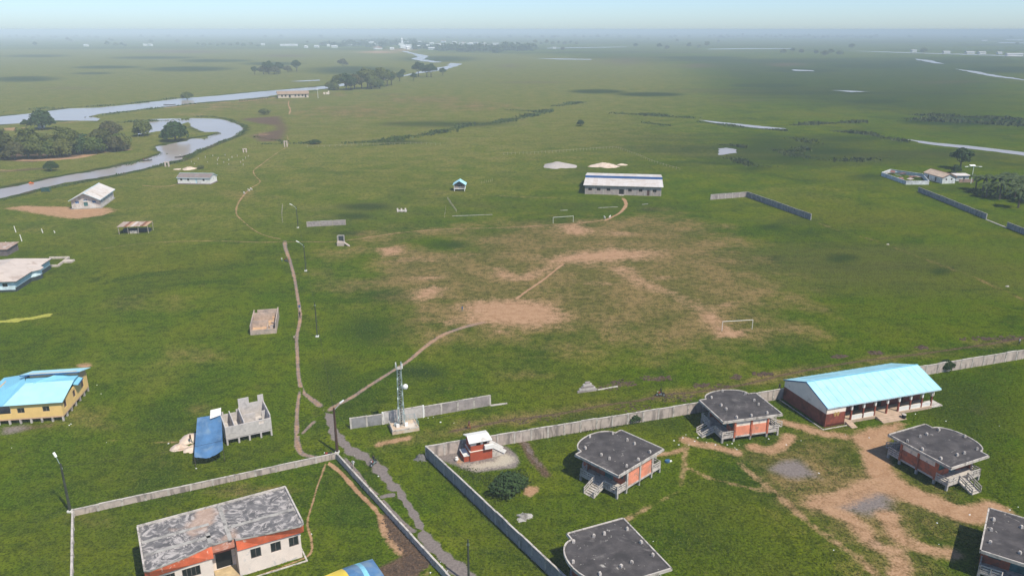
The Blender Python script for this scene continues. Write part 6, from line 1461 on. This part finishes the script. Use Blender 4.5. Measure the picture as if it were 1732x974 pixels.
# ------------------------------------------------------------------ litter, barrel, far town
bo = thing('blue_bundle', 'blue plastic bundle on the grass right of the middle pavilion', 'bundle', G(1129,781), .4); MB().prism([(.45*math.cos(a)*(1+.2*math.sin(3*a)), .35*math.sin(a)) for a in np.linspace(0,6.1,9)],0,.35).build('body', M('blue_plastic', (.04,.12,.24)), bo); MB().box(.35,-.2,.0,.75,.1,.16).build('lid', white, bo)
lb = MB().add([(-.16,-.1,0),(.16,-.12,.02),(.14,.12,.0),(-.12,.1,.03),(-.05,-.02,.14),(.06,.03,.12)],[(0,1,5,4),(1,2,5),(2,3,4,5),(3,0,4)]).build('litter', M('white_plastic', (.75,.76,.76), var=.05)); lb.location = G(745,714); tag(lb, 'white scrap of litter on the grass', 'litter', 'scraps of litter on the grass', kind='thing')
lp = [(724,706.5),(733,705),(716,706),(745.5,713),(768,715),(1200,735),(1195,748),(1210,752),(1230,752),(1243,757),(1238,750),(1246,760),(1155,740),(1160,735),(1165,752),(1175,746),(1410,930),(1588,920),(1655,797),(1640,870),(1722,857),(1708,862),(1585,884),(1105,915),(508,905),(527,903),(545,775),(180,748),(285,750),(332,792),(120,717),(20,757),(1548,700),(1600,712),(1470,740),(1430,735),(1385,800),(640,805),(728,968),(748,958),(757,965),(731,955),(745,950),(600,770),(1140,745),(1148,752),(1222,748),(1250,752),(1180,740),(1300,742),(1330,752),(1355,745),(1690,720),(171,666),(164,651),(117,719)]
for x, y in lp:
    o = lb.copy(); col.objects.link(o); o.location = G(x,y); o.rotation_euler = (0,0,rng.random()*6); s = .4+.6*rng.random(); o.scale = (s,s,s)
tl, tg = 'tiny pale building of the distant town', 'buildings of the distant town'
def town_house(x, y, w, d, h, wm, rm, rz, label=tl, group=tg):
    t = thing('town_building', label, 'building', G(x,y), rz, group)
    MB().box(-w/2,-d/2,0,w/2,d/2,h).build('wall', wm, t); MB().slab([(-w/2-1,-d/2-1,h),(w/2+1,-d/2-1,h),(w/2+1,0,h+2.4),(-w/2-1,0,h+2.4)],.3).slab([(-w/2-1,0,h+2.4),(w/2+1,0,h+2.4),(w/2+1,d/2+1,h),(-w/2-1,d/2+1,h)],.3).build('roof', rm, t); return t
far_w = M('far_white', (.78,.78,.76)); far_r = [M('far_roof_white', (.75,.76,.76)), M('far_roof_grey', (.45,.45,.45)), M('far_roof_rust', (.38,.24,.18))]
for x, y, w in [(478,78.5,16),(486,78.5,14),(493,78.5,12),(500,78.5,16),(518,81.5,10),(536,81,16),(556,79,12),(566,81,22),(591,79,18),(146,79,16),(246,78,14),(255,78,14),(445,77,14)]: town_house(x, y, w, 12, 6, far_w, far_r[0], rng.normal(0,.2))
for k in range(46):
    x = 620+rng.random()*230; y = 72+rng.random()*13; town_house(x, y, 12+16*rng.random(), 12, 4.5+4*rng.random(), far_w, far_r[[0,0,1,2,0][k % 5]], rng.normal(0,.3))
for x, y, w in [(855,83.5,26),(938,83,16),(870,76,24),(900,80,30),(1640,91,34),(1660,91.5,28),(1690,92,16),(1715,94.5,60),(1600,90.5,26),(1545,88,20),(1665,70,40)]: town_house(x, y, w*.7, 12, 4.0, far_w, far_r[1], rng.normal(0,.1))
mq = thing('white_tower', 'white domed tower standing over the distant town', 'tower', G(680,77)); MB().box(-14,-8,0,14,8,10).build('hall', far_w, mq); MB().tube((0,0,10.01),(0,0,24),4.5,4,10).tube((0,0,24.01),(0,0,30),5.5,1.0,10).build('tower', far_w, mq)
ms = thing('radio_mast', 'thin radio mast on the horizon right of the town', 'mast', G(893,68.5)); MB().tube((0,0,0),(0,0,42),1.4,.5,4).build('lattice', concD, ms); MB().box(-2,-.4,40,2,.4,42.5).build('antenna', concD, ms)
fs = thing('small_ruin', 'small pale ruin right of the lamp post by the brown roofed schoolhouse', 'ruin', G(547,160)); MB().wall((0,0),(6,0),0,2.2,.4,[(2,3,0,2)]).build('wall', cream, fs); MB().box(5,.41,0,5.5,4,3.4).build('wall', cream, fs)
bs = thing('brush_fence', 'line of dark brush fence left of the brown roofed schoolhouse', 'fence', (0,0,0))
for k in range(18): p = G(405+2.8*k,172.5-.28*k); MB().tube((p.x,p.y,0),(p.x+rng.normal(0,.3),p.y,1.8+.8*rng.random()),.35,.2,5).build('brush', M('brush_brown', (.13,.085,.06)), bs)

# ------------------------------------------------------------------ overhead cables
def cable(label, a, b, sag):
    a = Vector(a); b = Vector(b); mb = MB(); n = 14; pr = None
    for i in range(n+1):
        f = i/n; p = a+(b-a)*f-Vector((0,0,sag*4*f*(1-f)))
        if pr is not None: mb.tube(pr, p, .022, n=4)
        pr = p
    tag(mb.build('overhead_cable', black), label, 'cable')
top = lambda x, y, h: G(x,y)+Vector((0,0,h))
cable('slack overhead cable from the brown lamp pole to the leftmost lamp pole', top(570.5,765.5,7.7), top(119,865,7.4), 1.2)
cable('overhead cable from the brown lamp pole up to the bare dark pole', top(570.5,765.5,7.8), top(536.8,569.5,8.0), 1.4)
cable('overhead cable from the bare dark pole to the lamp pole at the footpath bend', top(536.8,569.5,8.0), top(517.3,458.5,7.6), 1.4)
cable('overhead cable between the two farthest lamp poles', top(517.3,458.5,7.6), top(504,385.5,7.3), 1.6)
cable('overhead cable from the brown lamp pole to the pole at the bottom edge', top(570.5,765.5,7.7), top(793,987,6.2), .9)

yw = fuzz(gp([(-20,543),(10,542),(40,538),(70,533),(90,531),(88,535),(60,540),(30,545),(-20,548)]), .8)
o = MB().add([(p[0],p[1],.06) for p in yw], [tuple(range(len(yw)))]).build('yellow_weed', M('yellow_bloom', (.34,.33,.05), var=.3, scale=1.5))
if o.data.polygons[0].normal.z < 0: o.data.flip_normals()
tag(o, 'streak of yellow flowering weed at the left edge', kind='stuff')
